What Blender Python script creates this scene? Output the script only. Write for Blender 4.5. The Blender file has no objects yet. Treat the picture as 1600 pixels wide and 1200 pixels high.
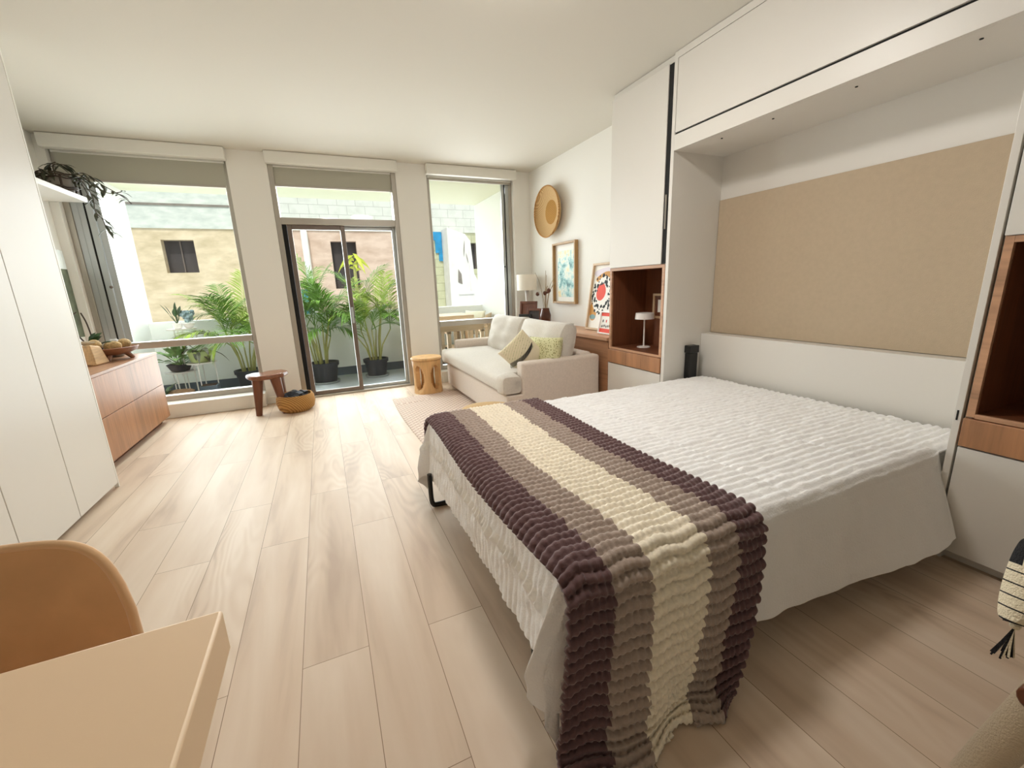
import bpy, math, random
from mathutils import Vector, Matrix, noise
random.seed(7)
C = bpy.context.scene.collection
PI = math.pi

# ------------------------------------------------------------------ materials
def lin(c):
    return tuple((((x/255)/12.92) if x/255 <= .04045 else ((x/255+.055)/1.055)**2.4) for x in c) + (1,)

def new_mat(name):
    m = bpy.data.materials.new(name); m.use_nodes = True
    nt = m.node_tree; b = nt.nodes['Principled BSDF']
    return m, nt, b

def N(nt, t, **kw):
    n = nt.nodes.new(t)
    for k, v in kw.items(): setattr(n, k, v)
    return n

def mat(name, rgb, rough=.6, metal=0, var=0, scale=8, stretch=(1, 1, 1), bump=0, bscale=60, sheen=0, spec=.5, coat=0):
    m, nt, b = new_mat(name)
    col = lin(rgb)
    b.inputs['Base Color'].default_value = col
    b.inputs['Roughness'].default_value = rough
    b.inputs['Metallic'].default_value = metal
    b.inputs['Specular IOR Level'].default_value = spec
    if sheen: b.inputs['Sheen Weight'].default_value = sheen; b.inputs['Sheen Roughness'].default_value = .4
    if coat: b.inputs['Coat Weight'].default_value = coat; b.inputs['Coat Roughness'].default_value = .15
    L = nt.links
    if var or bump:
        tc = N(nt, 'ShaderNodeTexCoord'); mp = N(nt, 'ShaderNodeMapping')
        mp.inputs['Scale'].default_value = stretch
        L.new(tc.outputs['Object'], mp.inputs['Vector'])
    if var:
        n = N(nt, 'ShaderNodeTexNoise'); n.inputs['Scale'].default_value = scale; n.inputs['Detail'].default_value = 5
        L.new(mp.outputs[0], n.inputs['Vector'])
        r = N(nt, 'ShaderNodeValToRGB')
        r.color_ramp.elements[0].position = .3; r.color_ramp.elements[1].position = .7
        r.color_ramp.elements[0].color = tuple(x*(1-var) for x in col[:3]) + (1,)
        r.color_ramp.elements[1].color = tuple(min(1, x*(1+var)) for x in col[:3]) + (1,)
        L.new(n.outputs['Fac'], r.inputs[0]); L.new(r.outputs[0], b.inputs['Base Color'])
    if bump:
        n2 = N(nt, 'ShaderNodeTexNoise'); n2.inputs['Scale'].default_value = bscale; n2.inputs['Detail'].default_value = 4
        L.new(mp.outputs[0], n2.inputs['Vector'])
        bp = N(nt, 'ShaderNodeBump'); bp.inputs['Strength'].default_value = bump; bp.inputs['Distance'].default_value = .01
        L.new(n2.outputs['Fac'], bp.inputs['Height']); L.new(bp.outputs[0], b.inputs['Normal'])
    return m

def wood(name, rgb, rough=.45, along='z', var=.28, scale=5, fine=14, spec=.5):
    """straight grained veneer: streaks run along one axis"""
    m, nt, b = new_mat(name); L = nt.links
    tc = N(nt, 'ShaderNodeTexCoord'); mp = N(nt, 'ShaderNodeMapping')
    s = {'x': (.06, 1, 1), 'y': (1, .06, 1), 'z': (1, 1, .06)}[along]
    mp.inputs['Scale'].default_value = s
    L.new(tc.outputs['Object'], mp.inputs['Vector'])
    n = N(nt, 'ShaderNodeTexNoise'); n.inputs['Scale'].default_value = scale*2.2; n.inputs['Detail'].default_value = 8
    n.inputs['Roughness'].default_value = .62; n.inputs['Distortion'].default_value = .5
    L.new(mp.outputs[0], n.inputs['Vector'])
    n2 = N(nt, 'ShaderNodeTexNoise'); n2.inputs['Scale'].default_value = fine*5; n2.inputs['Detail'].default_value = 3
    L.new(mp.outputs[0], n2.inputs['Vector'])
    r = N(nt, 'ShaderNodeValToRGB'); c = lin(rgb)[:3]
    e = r.color_ramp.elements
    e[0].position = .3; e[0].color = tuple(x*(1-1.5*var) for x in c)+(1,)
    e[1].position = .7; e[1].color = tuple(min(1, x*(1+var)) for x in c)+(1,)
    k = e.new(.5); k.color = c+(1,)
    mx = N(nt, 'ShaderNodeMix', data_type='FLOAT'); mx.inputs[0].default_value = .35
    L.new(n.outputs['Fac'], mx.inputs[2]); L.new(n2.outputs['Fac'], mx.inputs[3])
    L.new(mx.outputs[0], r.inputs[0]); L.new(r.outputs[0], b.inputs['Base Color'])
    b.inputs['Roughness'].default_value = rough; b.inputs['Specular IOR Level'].default_value = spec
    return m

def floor_mat():
    m, nt, b = new_mat('oak_plank_floor'); L = nt.links
    tc = N(nt, 'ShaderNodeTexCoord'); sp = N(nt, 'ShaderNodeSeparateXYZ'); cb = N(nt, 'ShaderNodeCombineXYZ')
    L.new(tc.outputs['Object'], sp.inputs[0]); L.new(sp.outputs['Y'], cb.inputs['X']); L.new(sp.outputs['X'], cb.inputs['Y'])
    br = N(nt, 'ShaderNodeTexBrick'); br.offset = .37; br.offset_frequency = 2
    br.inputs['Scale'].default_value = 1; br.inputs['Brick Width'].default_value = 1.3; br.inputs['Row Height'].default_value = .205
    br.inputs['Mortar Size'].default_value = .0012; br.inputs['Mortar Smooth'].default_value = .3
    br.inputs['Color1'].default_value = (0, 0, 0, 1); br.inputs['Color2'].default_value = (1, 1, 1, 1); br.inputs['Mortar'].default_value = (.5, .5, .5, 1)
    L.new(cb.outputs[0], br.inputs['Vector'])
    # per plank offset of the grain
    sc = N(nt, 'ShaderNodeVectorMath', operation='MULTIPLY'); sc.inputs[1].default_value = (0, 0, 7)
    L.new(br.outputs['Color'], sc.inputs[0])
    ad = N(nt, 'ShaderNodeVectorMath', operation='ADD'); L.new(tc.outputs['Object'], ad.inputs[0]); L.new(sc.outputs[0], ad.inputs[1])
    mp = N(nt, 'ShaderNodeMapping'); mp.inputs['Scale'].default_value = (1, .13, 1); L.new(ad.outputs[0], mp.inputs['Vector'])
    n = N(nt, 'ShaderNodeTexNoise'); n.inputs['Scale'].default_value = 7; n.inputs['Detail'].default_value = 4; n.inputs['Distortion'].default_value = .4
    L.new(mp.outputs[0], n.inputs['Vector'])
    # cathedral grain: rings of a smooth noise
    mp2 = N(nt, 'ShaderNodeMapping'); mp2.inputs['Scale'].default_value = (1, .22, 1); L.new(ad.outputs[0], mp2.inputs['Vector'])
    n3 = N(nt, 'ShaderNodeTexNoise'); n3.inputs['Scale'].default_value = 4.5; n3.inputs['Detail'].default_value = 1.5
    L.new(mp2.outputs[0], n3.inputs['Vector'])
    ml = N(nt, 'ShaderNodeMath', operation='MULTIPLY'); ml.inputs[1].default_value = 110; L.new(n3.outputs['Fac'], ml.inputs[0])
    sn = N(nt, 'ShaderNodeMath', operation='SINE'); L.new(ml.outputs[0], sn.inputs[0])
    msk = N(nt, 'ShaderNodeTexNoise'); msk.inputs['Scale'].default_value = 2.2; msk.inputs['Detail'].default_value = 2; L.new(mp2.outputs[0], msk.inputs['Vector'])
    mr = N(nt, 'ShaderNodeMapRange'); mr.inputs['From Min'].default_value = .5; mr.inputs['From Max'].default_value = .66; L.new(msk.outputs['Fac'], mr.inputs[0])
    gr = N(nt, 'ShaderNodeMath', operation='MULTIPLY'); L.new(sn.outputs[0], gr.inputs[0]); L.new(mr.outputs[0], gr.inputs[1])
    gr2 = N(nt, 'ShaderNodeMath', operation='MULTIPLY_ADD'); gr2.inputs[1].default_value = .075; L.new(gr.outputs[0], gr2.inputs[0]); L.new(n.outputs['Fac'], gr2.inputs[2])
    r = N(nt, 'ShaderNodeValToRGB'); e = r.color_ramp.elements
    e[0].position = .28; e[0].color = lin((188, 164, 142)); e[1].position = .70; e[1].color = lin((224, 206, 186))
    k = e.new(.45); k.color = lin((212, 190, 167))
    L.new(gr2.outputs[0], r.inputs[0])
    tint = N(nt, 'ShaderNodeMix', data_type='RGBA', blend_type='MULTIPLY'); tint.inputs[0].default_value = 1
    tr = N(nt, 'ShaderNodeValToRGB'); tr.color_ramp.elements[0].color = (.9, .89, .88, 1); tr.color_ramp.elements[1].color = (1, 1, 1, 1)
    L.new(br.outputs['Color'], tr.inputs[0]); L.new(r.outputs[0], tint.inputs[6]); L.new(tr.outputs[0], tint.inputs[7])
    jm = N(nt, 'ShaderNodeMix', data_type='RGBA'); L.new(br.outputs['Fac'], jm.inputs[0]); L.new(tint.outputs[2], jm.inputs[6]); jm.inputs[7].default_value = lin((132, 108, 84))
    L.new(jm.outputs[2], b.inputs['Base Color'])
    b.inputs['Roughness'].default_value = .48; b.inputs['Specular IOR Level'].default_value = .32
    bp = N(nt, 'ShaderNodeBump'); bp.inputs['Strength'].default_value = .25; bp.inputs['Distance'].default_value = .003
    L.new(gr2.outputs[0], bp.inputs['Height']); L.new(bp.outputs[0], b.inputs['Normal'])
    return m

def glass_mat(name='window_glass', tint=(.97, .99, .98, 1)):
    m = bpy.data.materials.new(name); m.use_nodes = True; nt = m.node_tree; nt.nodes.clear(); L = nt.links
    o = N(nt, 'ShaderNodeOutputMaterial'); mx = N(nt, 'ShaderNodeMixShader')
    t = N(nt, 'ShaderNodeBsdfTransparent'); t.inputs[0].default_value = tint
    g = N(nt, 'ShaderNodeBsdfGlossy'); g.inputs['Roughness'].default_value = .02
    mx.inputs[0].default_value = .012
    L.new(t.outputs[0], mx.inputs[1]); L.new(g.outputs[0], mx.inputs[2]); L.new(mx.outputs[0], o.inputs[0])
    return m

def ramp_uv(name, stops, rough=.9, sheen=.3, jitter=.012, rows=60):
    """bands across UV.x with ragged knitted borders"""
    m, nt, b = new_mat(name); L = nt.links
    uv = N(nt, 'ShaderNodeUVMap'); sp = N(nt, 'ShaderNodeSeparateXYZ'); L.new(uv.outputs[0], sp.inputs[0])
    fl = N(nt, 'ShaderNodeMath', operation='MULTIPLY'); fl.inputs[1].default_value = rows; L.new(sp.outputs['Y'], fl.inputs[0])
    f2 = N(nt, 'ShaderNodeMath', operation='FLOOR'); L.new(fl.outputs[0], f2.inputs[0])
    wn = N(nt, 'ShaderNodeTexWhiteNoise', noise_dimensions='1D'); L.new(f2.outputs[0], wn.inputs['W'])
    a = N(nt, 'ShaderNodeMath', operation='MULTIPLY_ADD'); a.inputs[1].default_value = jitter*2; a.inputs[2].default_value = -jitter
    L.new(wn.outputs['Value'], a.inputs[0])
    s = N(nt, 'ShaderNodeMath', operation='ADD'); L.new(sp.outputs['X'], s.inputs[0]); L.new(a.outputs[0], s.inputs[1])
    r = N(nt, 'ShaderNodeValToRGB'); r.color_ramp.interpolation = 'CONSTANT'; e = r.color_ramp.elements
    e[0].position = 0; e[0].color = lin(stops[0][1]); e[1].position = stops[1][0]; e[1].color = lin(stops[1][1])
    for p, c in stops[2:]:
        k = e.new(p); k.color = lin(c)
    L.new(s.outputs[0], r.inputs[0])
    tc = N(nt, 'ShaderNodeTexCoord'); n = N(nt, 'ShaderNodeTexNoise'); n.inputs['Scale'].default_value = 90; n.inputs['Detail'].default_value = 3
    L.new(tc.outputs['Object'], n.inputs['Vector'])
    mr = N(nt, 'ShaderNodeMapRange'); mr.inputs['To Min'].default_value = .78; mr.inputs['To Max'].default_value = 1.18; L.new(n.outputs['Fac'], mr.inputs[0])
    mx = N(nt, 'ShaderNodeVectorMath', operation='SCALE'); L.new(r.outputs[0], mx.inputs[0]); L.new(mr.outputs[0], mx.inputs['Scale'])
    L.new(mx.outputs[0], b.inputs['Base Color']); b.inputs['Roughness'].default_value = rough
    b.inputs['Sheen Weight'].default_value = sheen
    bp = N(nt, 'ShaderNodeBump'); bp.inputs['Strength'].default_value = .5; bp.inputs['Distance'].default_value = .004
    L.new(n.outputs['Fac'], bp.inputs['Height']); L.new(bp.outputs[0], b.inputs['Normal'])
    return m

def pattern_mat(name, kind, c1, c2, scale, rough=.9, c3=None, bump=.2):
    """woven / printed two-colour patterns in object space (axes chosen by kind)"""
    m, nt, b = new_mat(name); L = nt.links
    tc = N(nt, 'ShaderNodeTexCoord')
    r = N(nt, 'ShaderNodeValToRGB'); e = r.color_ramp.elements
    e[0].color = lin(c1); e[1].color = lin(c2)
    if kind == 'diamond':
        sp = N(nt, 'ShaderNodeSeparateXYZ'); L.new(tc.outputs['Object'], sp.inputs[0])
        outs = []
        for sgn in (1, -1):
            q = N(nt, 'ShaderNodeMath', operation='MULTIPLY_ADD'); q.inputs[1].default_value = sgn
            L.new(sp.outputs['Y'], q.inputs[0]); L.new(sp.outputs['X'], q.inputs[2])
            s = N(nt, 'ShaderNodeMath', operation='MULTIPLY'); s.inputs[1].default_value = scale; L.new(q.outputs[0], s.inputs[0])
            k = N(nt, 'ShaderNodeMath', operation='SINE'); L.new(s.outputs[0], k.inputs[0]); outs.append(k)
        ab = []
        for k in outs:
            q = N(nt, 'ShaderNodeMath', operation='ABSOLUTE'); L.new(k.outputs[0], q.inputs[0]); ab.append(q)
        p = N(nt, 'ShaderNodeMath', operation='MINIMUM'); L.new(ab[0].outputs[0], p.inputs[0]); L.new(ab[1].outputs[0], p.inputs[1])
        e[0].position = .25; e[1].position = .5; src = p.outputs[0]
    elif kind == 'block':
        mp = N(nt, 'ShaderNodeMapping'); mp.inputs['Rotation'].default_value = (PI/2, 0, 0); L.new(tc.outputs['Object'], mp.inputs['Vector'])
        br = N(nt, 'ShaderNodeTexBrick'); br.inputs['Scale'].default_value = scale
        br.inputs['Brick Width'].default_value = .4; br.inputs['Row Height'].default_value = .2; br.inputs['Mortar Size'].default_value = .007
        L.new(mp.outputs[0], br.inputs['Vector'])
        n = N(nt, 'ShaderNodeTexNoise'); n.inputs['Scale'].default_value = 5; n.inputs['Detail'].default_value = 8; L.new(tc.outputs['Object'], n.inputs['Vector'])
        mx = N(nt, 'ShaderNodeMath', operation='MULTIPLY_ADD'); mx.inputs[1].default_value = .5
        L.new(br.outputs['Fac'], mx.inputs[0]); L.new(n.outputs['Fac'], mx.inputs[2])
        e[0].position = .45; e[1].position = .95; src = mx.outputs[0]
    elif kind == 'weave':
        w = N(nt, 'ShaderNodeTexWave'); w.inputs['Scale'].default_value = scale; w.bands_direction = 'DIAGONAL'; w.inputs['Distortion'].default_value = 1.5
        L.new(tc.outputs['Object'], w.inputs['Vector']); src = w.outputs['Fac']
    elif kind == 'stucco':
        mp = N(nt, 'ShaderNodeMapping'); mp.inputs['Scale'].default_value = (1, 1, 2.2); L.new(tc.outputs['Object'], mp.inputs['Vector'])
        n = N(nt, 'ShaderNodeTexNoise'); n.inputs['Scale'].default_value = scale; n.inputs['Detail'].default_value = 9; n.inputs['Roughness'].default_value = .6
        L.new(mp.outputs[0], n.inputs['Vector']); e[0].position = .35; e[1].position = .62; src = n.outputs['Fac']
    elif kind == 'spots':
        v = N(nt, 'ShaderNodeTexVoronoi'); v.inputs['Scale'].default_value = scale; L.new(tc.outputs['Object'], v.inputs['Vector'])
        e[0].position = .25; e[1].position = .35; src = v.outputs['Distance']
    if c3:
        k = e.new((e[0].position+e[1].position)/2); k.color = lin(c3)
    L.new(src, r.inputs[0]); L.new(r.outputs[0], b.inputs['Base Color'])
    b.inputs['Roughness'].default_value = rough
    if bump:
        bp = N(nt, 'ShaderNodeBump'); bp.inputs['Strength'].default_value = bump; bp.inputs['Distance'].default_value = .004
        L.new(src, bp.inputs['Height']); L.new(bp.outputs[0], b.inputs['Normal'])
    return m

def water_colour(name):
    """a loose abstract wash: teal, ochre and ink blots on pale paper"""
    m, nt, b = new_mat(name); L = nt.links
    tc = N(nt, 'ShaderNodeTexCoord'); n = N(nt, 'ShaderNodeTexNoise'); n.inputs['Scale'].default_value = 6; n.inputs['Detail'].default_value = 9; n.inputs['Roughness'].default_value = .7; n.inputs['Distortion'].default_value = .2
    L.new(tc.outputs['Object'], n.inputs['Vector'])
    r = N(nt, 'ShaderNodeValToRGB'); e = r.color_ramp.elements
    e[0].position = .3; e[0].color = lin((58, 78, 80)); e[1].position = .72; e[1].color = lin((238, 190, 84))
    for p, c in ((.38, (88, 140, 144)), (.45, (160, 205, 205)), (.52, (226, 235, 226)), (.6, (236, 222, 178))):
        k = e.new(p); k.color = lin(c)
    L.new(n.outputs['Fac'], r.inputs[0]); L.new(r.outputs[0], b.inputs['Base Color']); b.inputs['Roughness'].default_value = .6
    return m

M = dict(
    wall=mat('white_wall_paint', (236, 234, 228), .7, spec=.3),
    ceil=mat('ceiling_paint', (218, 214, 204), .8, spec=.2),
    floor=floor_mat(), glass=glass_mat(),
    lam=mat('white_laminate', (220, 216, 209), .38), trimw=mat('white_trim', (236, 235, 228), .45),
    dark=mat('black_gap', (18, 17, 16), .8), black=mat('black_metal', (16, 16, 17), .35),
    walnut=wood('walnut_vertical', (172, 124, 88), .42), walnut_y=wood('walnut_lengthwise', (160, 116, 84), .38, 'y'),
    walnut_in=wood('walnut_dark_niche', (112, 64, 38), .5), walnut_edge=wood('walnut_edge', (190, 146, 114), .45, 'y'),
    beige=mat('beige_upholstered_panel', (186, 168, 144), .9, var=.03, scale=40, bump=.15, bscale=300),
    alu=mat('brushed_aluminium', (176, 170, 160), .38, .6), alud=mat('bronze_grey_aluminium', (120, 108, 100), .4, .5),
    alul=mat('pale_aluminium', (178, 182, 182), .35, .3),
    blind=mat('grey_blind_fabric', (176, 174, 160), .9, bump=.1, bscale=200),
    conc=mat('balcony_floor_paint', (186, 192, 198), .55, var=.05, scale=3), strip=mat('dark_slate_strip', (84, 96, 108), .6),
    bwall=mat('balcony_white_paint', (244, 245, 242), .8, spec=.2), bceil=mat('balcony_ceiling_paint', (236, 236, 214), .8, spec=.2),
    stucco_y=pattern_mat('yellow_stucco', 'stucco', (206, 188, 152), (238, 220, 188), 2.2),
    stucco_p=pattern_mat('pink_stucco', 'stucco', (206, 178, 158), (230, 206, 188), 2.4),
    block_w=pattern_mat('whitewashed_block', 'block', (226, 228, 218), (196, 198, 188), 1.0, c3=(214, 216, 206)), wash_w=pattern_mat('whitewashed_render', 'stucco', (204, 212, 202), (230, 234, 224), 4),
    block_g=pattern_mat('greenish_block', 'block', (206, 206, 172), (168, 168, 138), 1.0, c3=(196, 196, 160)),
    ruin=mat('white_crumbling_plaster', (238, 236, 230), .9, var=.06, scale=6), tarp=mat('blue_paint_patch', (40, 150, 205), .6, var=.2, scale=6),
    boards=wood('dark_boards', (70, 64, 64), .8), 
    quilt=mat('white_cotton_quilt', (246, 245, 245), .9, bump=.3, bscale=160, sheen=.6), satin=mat('white_satin_band', (252, 252, 250), .3, bump=.2, bscale=60, sheen=.7),
    sheet=mat('pale_pink_sheet', (226, 208, 196), .85), matt=mat('mattress_ticking', (222, 218, 208), .9),
    linen=mat('oat_linen', (210, 203, 193), .95, var=.05, scale=70, bump=.25, bscale=350, sheen=.2),
    linen2=mat('warm_grey_linen', (220, 207, 195), .95, var=.05, scale=70, bump=.25, bscale=350, sheen=.2),
    cushp=pattern_mat('leaf_print_cotton', 'weave', (222, 216, 192), (166, 170, 138), 9, bump=.1), fringe=mat('black_tassel_thread', (34, 32, 34), .9),
    moss=pattern_mat('moss_green_tufts', 'spots', (132, 130, 78), (208, 204, 160), 60, bump=.8),
    suede=mat('tan_suede', (222, 176, 128), .85, var=.08, scale=10, sheen=.4), suede_rim=mat('tan_suede_edge', (230, 188, 144), .85, sheen=.5),
    tabletop=mat('sand_coloured_laminate', (238, 208, 172), .5),
    tan=wood('pale_carved_wood', (218, 174, 120), .5, 'z', .18), tan_in=wood('carved_wood_core', (170, 120, 66), .6),
    teak=wood('dark_red_teak', (112, 66, 42), .35, 'z', .3), teak_top=wood('dark_red_teak_top', (126, 80, 56), .25, 'y', .25),
    straw=pattern_mat('woven_straw', 'weave', (196, 150, 88), (146, 102, 50), 22, bump=.6), straw2=pattern_mat('pale_straw', 'weave', (208, 176, 126), (176, 140, 92), 30, bump=.5),
    straw_c=pattern_mat('ochre_straw', 'weave', (178, 132, 60), (150, 106, 42), 26, bump=.5),
    rug=pattern_mat('diamond_rug', 'diamond', (188, 162, 148), (232, 214, 200), 52, bump=.25),
    oak=wood('pale_oak_frame', (204, 176, 142), .5, 'z', .12), oakd=wood('gilt_oak_frame', (168, 132, 84), .5, 'z', .15),
    redwood=wood('red_brown_frame', (104, 58, 36), .45, 'z', .3), paper=mat('white_paper', (242, 240, 234), .7),
    wash=water_colour('abstract_watercolour'), red=mat('coral_red_ink', (232, 84, 66), .7, var=.08), ink=mat('black_ink', (40, 46, 48), .7),
    ochre=mat('ochre_ink', (206, 150, 76), .7, var=.1), lilac=mat('pale_lilac_ink', (224, 216, 226), .7), tealink=mat('grey_teal_ink', (126, 160, 164), .7),
    white=mat('white_enamel', (238, 232, 228), .4), shade=mat('linen_lamp_shade', (240, 234, 222), .8, sheen=.2),
    vase=mat('brown_glazed_ceramic', (84, 46, 30), .2, var=.3, scale=10), dried=mat('dried_stem', (168, 150, 124), .8), pod=mat('dried_seed_pod', (92, 54, 38), .8),
    leaf=mat('dark_leaf', (52, 78, 40), .45, var=.25, scale=20), vine=mat('purple_green_leaf', (74, 76, 58), .5, var=.3, scale=30), stem=mat('dark_stem', (66, 52, 40), .7),
    palm=mat('palm_leaflet', (98, 136, 52), .6, spec=.25, var=.3, scale=6), palm2=mat('yellow_palm_leaflet', (140, 162, 66), .6, spec=.25, var=.25, scale=6), cane=mat('palm_cane', (172, 170, 104), .5, var=.2, scale=5),
    pot=mat('black_plastic_pot', (38, 42, 50), .55), soil=mat('potting_soil', (70, 50, 36), .95, bump=.5, bscale=80), saucer=mat('clear_grey_saucer', (150, 156, 158), .4),
    lime=mat('lime_green_pot', (176, 188, 128), .5), bluegrey=mat('blue_grey_foliage', (150, 172, 182), .8, var=.2, scale=40), pale_leaf=mat('pale_green_leaf', (110, 146, 84), .5, var=.3, scale=25),
    rustic=wood('rustic_cut_wood', (196, 160, 116), .75, 'y', .3), stone=mat('grey_stone', (140, 132, 122), .8, var=.15, scale=12),
    ball=mat('woven_vine_ball', (176, 146, 100), .85, var=.3, scale=40, bump=.8, bscale=90), bowl=wood('carved_bowl_wood', (138, 92, 64), .5, 'x', .3),
    patio=wood('grey_teak', (196, 172, 142), .6, 'x', .15), cushw=mat('cream_outdoor_cushion', (228, 224, 204), .9),
    boucle=mat('cream_boucle', (202, 186, 160), .95, bump=.5, bscale=220, sheen=.3), bark=wood('brown_log', (120, 92, 66), .9, 'z', .4),
    refl_pale=mat('painted_reflection_pale', (222, 226, 222), .7, var=.05), refl_green=mat('painted_reflection_dark_green', (88, 92, 70), .7, var=.35, scale=14),  # the two tones of the reflection painted on the wall mirror
    ivory=mat('ivory_yarn', (226, 212, 184), .95, bump=.6, bscale=260), blackyarn=mat('black_yarn', (26, 24, 26), .95, bump=.6, bscale=260),
    brass=mat('pale_brass', (190, 170, 130), .35, .7), banana=mat('banana_leaf', (196, 206, 70), .5, var=.2),
)
M['blanket'] = ramp_uv('chunky_yarn_stripes', [(0, (100, 72, 73)), (.185, (166, 148, 136)), (.36, (242, 231, 210)), (.66, (166, 148, 136)), (.835, (100, 72, 73))])

# ------------------------------------------------------------------ mesh builder
class MB:
    def __init__(s): s.v = []; s.f = []; s.m = []; s.uv = None
    def add(s, vs, fs, m=0):
        o = len(s.v); s.v += [tuple(p) for p in vs]; s.f += [tuple(i+o for i in f) for f in fs]; s.m += [m]*len(fs); return s
    def box(s, x0, x1, y0, y1, z0, z1, m=0, T=None):
        vs = [Vector((x, y, z)) for z in (z0, z1) for y in (y0, y1) for x in (x0, x1)]
        if T: vs = [T @ p for p in vs]
        return s.add(vs, [(0, 2, 3, 1), (4, 5, 7, 6), (0, 1, 5, 4), (2, 6, 7, 3), (0, 4, 6, 2), (1, 3, 7, 5)], m)
    def tube(s, pts, r, n=8, m=0, caps=True):
        pts = [Vector(p) for p in pts]; k = len(pts)
        rs = r if isinstance(r, (list, tuple)) else [r]*k
        up = None; vs = []
        for i, p in enumerate(pts):
            t = (pts[min(i+1, k-1)]-pts[max(i-1, 0)])
            t = t.normalized() if t.length > 1e-9 else Vector((0, 0, 1))
            if up is None: up = t.orthogonal().normalized()
            up = (up-t*up.dot(t)); up = up.normalized() if up.length > 1e-6 else t.orthogonal().normalized()
            w = t.cross(up)
            for j in range(n):
                a = 2*PI*j/n; vs.append(p+(up*math.cos(a)+w*math.sin(a))*rs[i])
        fs = [(i*n+j, i*n+(j+1) % n, (i+1)*n+(j+1) % n, (i+1)*n+j) for i in range(k-1) for j in range(n)]
        if caps: fs += [tuple(range(n-1, -1, -1)), tuple(range((k-1)*n, k*n))]
        return s.add(vs, fs, m)
    def lathe(s, prof, c=(0, 0, 0), n=24, m=0, T=None, wob=None):
        vs = []
        for (r, z) in prof:
            for j in range(n):
                a = 2*PI*j/n; q = r*(1+(wob(a, z) if wob else 0))
                p = Vector((q*math.cos(a), q*math.sin(a), z))
                if T: p = T @ p
                vs.append(p+Vector(c))
        k = len(prof)
        fs = [(i*n+j, i*n+(j+1) % n, (i+1)*n+(j+1) % n, (i+1)*n+j) for i in range(k-1) for j in range(n)]
        if prof[0][0] > 1e-4: fs.append(tuple(range(n-1, -1, -1)))
        if prof[-1][0] > 1e-4: fs.append(tuple(range((k-1)*n, k*n)))
        return s.add(vs, fs, m)
    def ball(s, c, r, m=0, n=12, sq=(1, 1, 1), bump=0):
        vs = []; k = n//2+1
        for i in range(k+1):
            th = PI*i/k
            for j in range(n):
                a = 2*PI*j/n; d = Vector((math.sin(th)*math.cos(a), math.sin(th)*math.sin(a), math.cos(th)))
                q = r*(1+bump*noise.noise(d*2.5+Vector(c)*7))
                vs.append(Vector(c)+Vector((d.x*q*sq[0], d.y*q*sq[1], d.z*q*sq[2])))
        return s.add(vs, [(i*n+j, (i+1)*n+j, (i+1)*n+(j+1) % n, i*n+(j+1) % n) for i in range(k) for j in range(n)], m)
    def grid(s, fn, nu, nv, m=0, mfn=None):
        vs = [fn(i/nu, j/nv) for j in range(nv+1) for i in range(nu+1)]; w = nu+1; o = len(s.v)
        s.v += [tuple(p) for p in vs]
        for j in range(nv):
            for i in range(nu):
                s.f.append((o+j*w+i, o+j*w+i+1, o+(j+1)*w+i+1, o+(j+1)*w+i)); s.m.append(mfn(i/nu, j/nv) if mfn else m)
        return s
    def leaf(s, p, d, up, ln, w, m=0, droop=.25, fold=.15):
        """a pointed blade from p along d, cupped along its midrib"""
        p = Vector(p); d = Vector(d).normalized(); up = Vector(up); sd = d.cross(up)
        sd = sd.normalized() if sd.length > 1e-6 else d.orthogonal().normalized(); nn = sd.cross(d)
        vs = []
        for t, k in ((0, .12), (.25, .8), (.55, 1), (.8, .6), (1, .03)):
            q = p+d*ln*t-Vector((0, 0, 1))*droop*ln*t*t
            vs += [q-sd*w*k/2+nn*w*k*fold, q, q+sd*w*k/2+nn*w*k*fold]
        fs = []
        for i in range(4): fs += [(i*3, i*3+1, i*3+4, i*3+3), (i*3+1, i*3+2, i*3+5, i*3+4)]
        return s.add(vs, fs, m)
    def pillow(s, T, w, h, t, m=0, n=18, pinch=.06, p=.38, mfn=None, wr=0):
        """knife-edge cushion in its own xy plane (w x h), thickness t along z"""
        for sg in (1, -1):
            def fn(a, b):
                u = 2*a-1; v = 2*b-1
                if sg < 0: u = -u
                k = (max(0, 1-u*u)*max(0, 1-v*v))**p
                x = u*w/2*(1-pinch*(1-v*v)*abs(u)**3); y = v*h/2*(1-pinch*(1-u*u)*abs(v)**3)
                q = Vector((x, y, sg*t/2*k))
                if wr: q.z += wr*k*noise.noise(Vector((u*2.1, v*2.1, w*9)))
                return T @ q
            s.grid(fn, n, n, m, mfn)
        return s
    def build(s, name, mats, parent=None, bevel=0, seg=2, sub=0, smooth=True, angle=40, solid=0, weld=False):
        if not isinstance(mats, (list, tuple)): mats = [mats]
        off = parent['_w'] if parent is not None else (0, 0, 0)
        me = bpy.data.meshes.new(name)
        me.from_pydata([(a-off[0], b-off[1], c-off[2]) for a, b, c in s.v], [], s.f)
        for k in mats: me.materials.append(k)
        me.polygons.foreach_set('material_index', s.m)
        if s.uv:
            u = me.uv_layers.new(name='UVMap'); li = 0
            for p in me.polygons:
                for vi in p.vertices: u.data[li].uv = s.uv[vi]; li += 1
        if smooth:
            me.polygons.foreach_set('use_smooth', [True]*len(me.polygons))
            me.update()
            try: me.set_sharp_from_angle(angle=math.radians(angle))
            except Exception: pass
        me.update()
        o = bpy.data.objects.new(name, me); C.objects.link(o)
        if parent is not None: o.parent = parent; o['_w'] = off
        else: o['_w'] = (0, 0, 0)
        if weld:
            md = o.modifiers.new('weld', 'WELD'); md.merge_threshold = .0004
        if bevel:
            md = o.modifiers.new('bevel', 'BEVEL'); md.width = bevel; md.segments = seg; md.limit_method = 'ANGLE'; md.angle_limit = math.radians(40)
        if solid:
            md = o.modifiers.new('solid', 'SOLIDIFY'); md.thickness = solid; md.offset = -1
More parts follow.
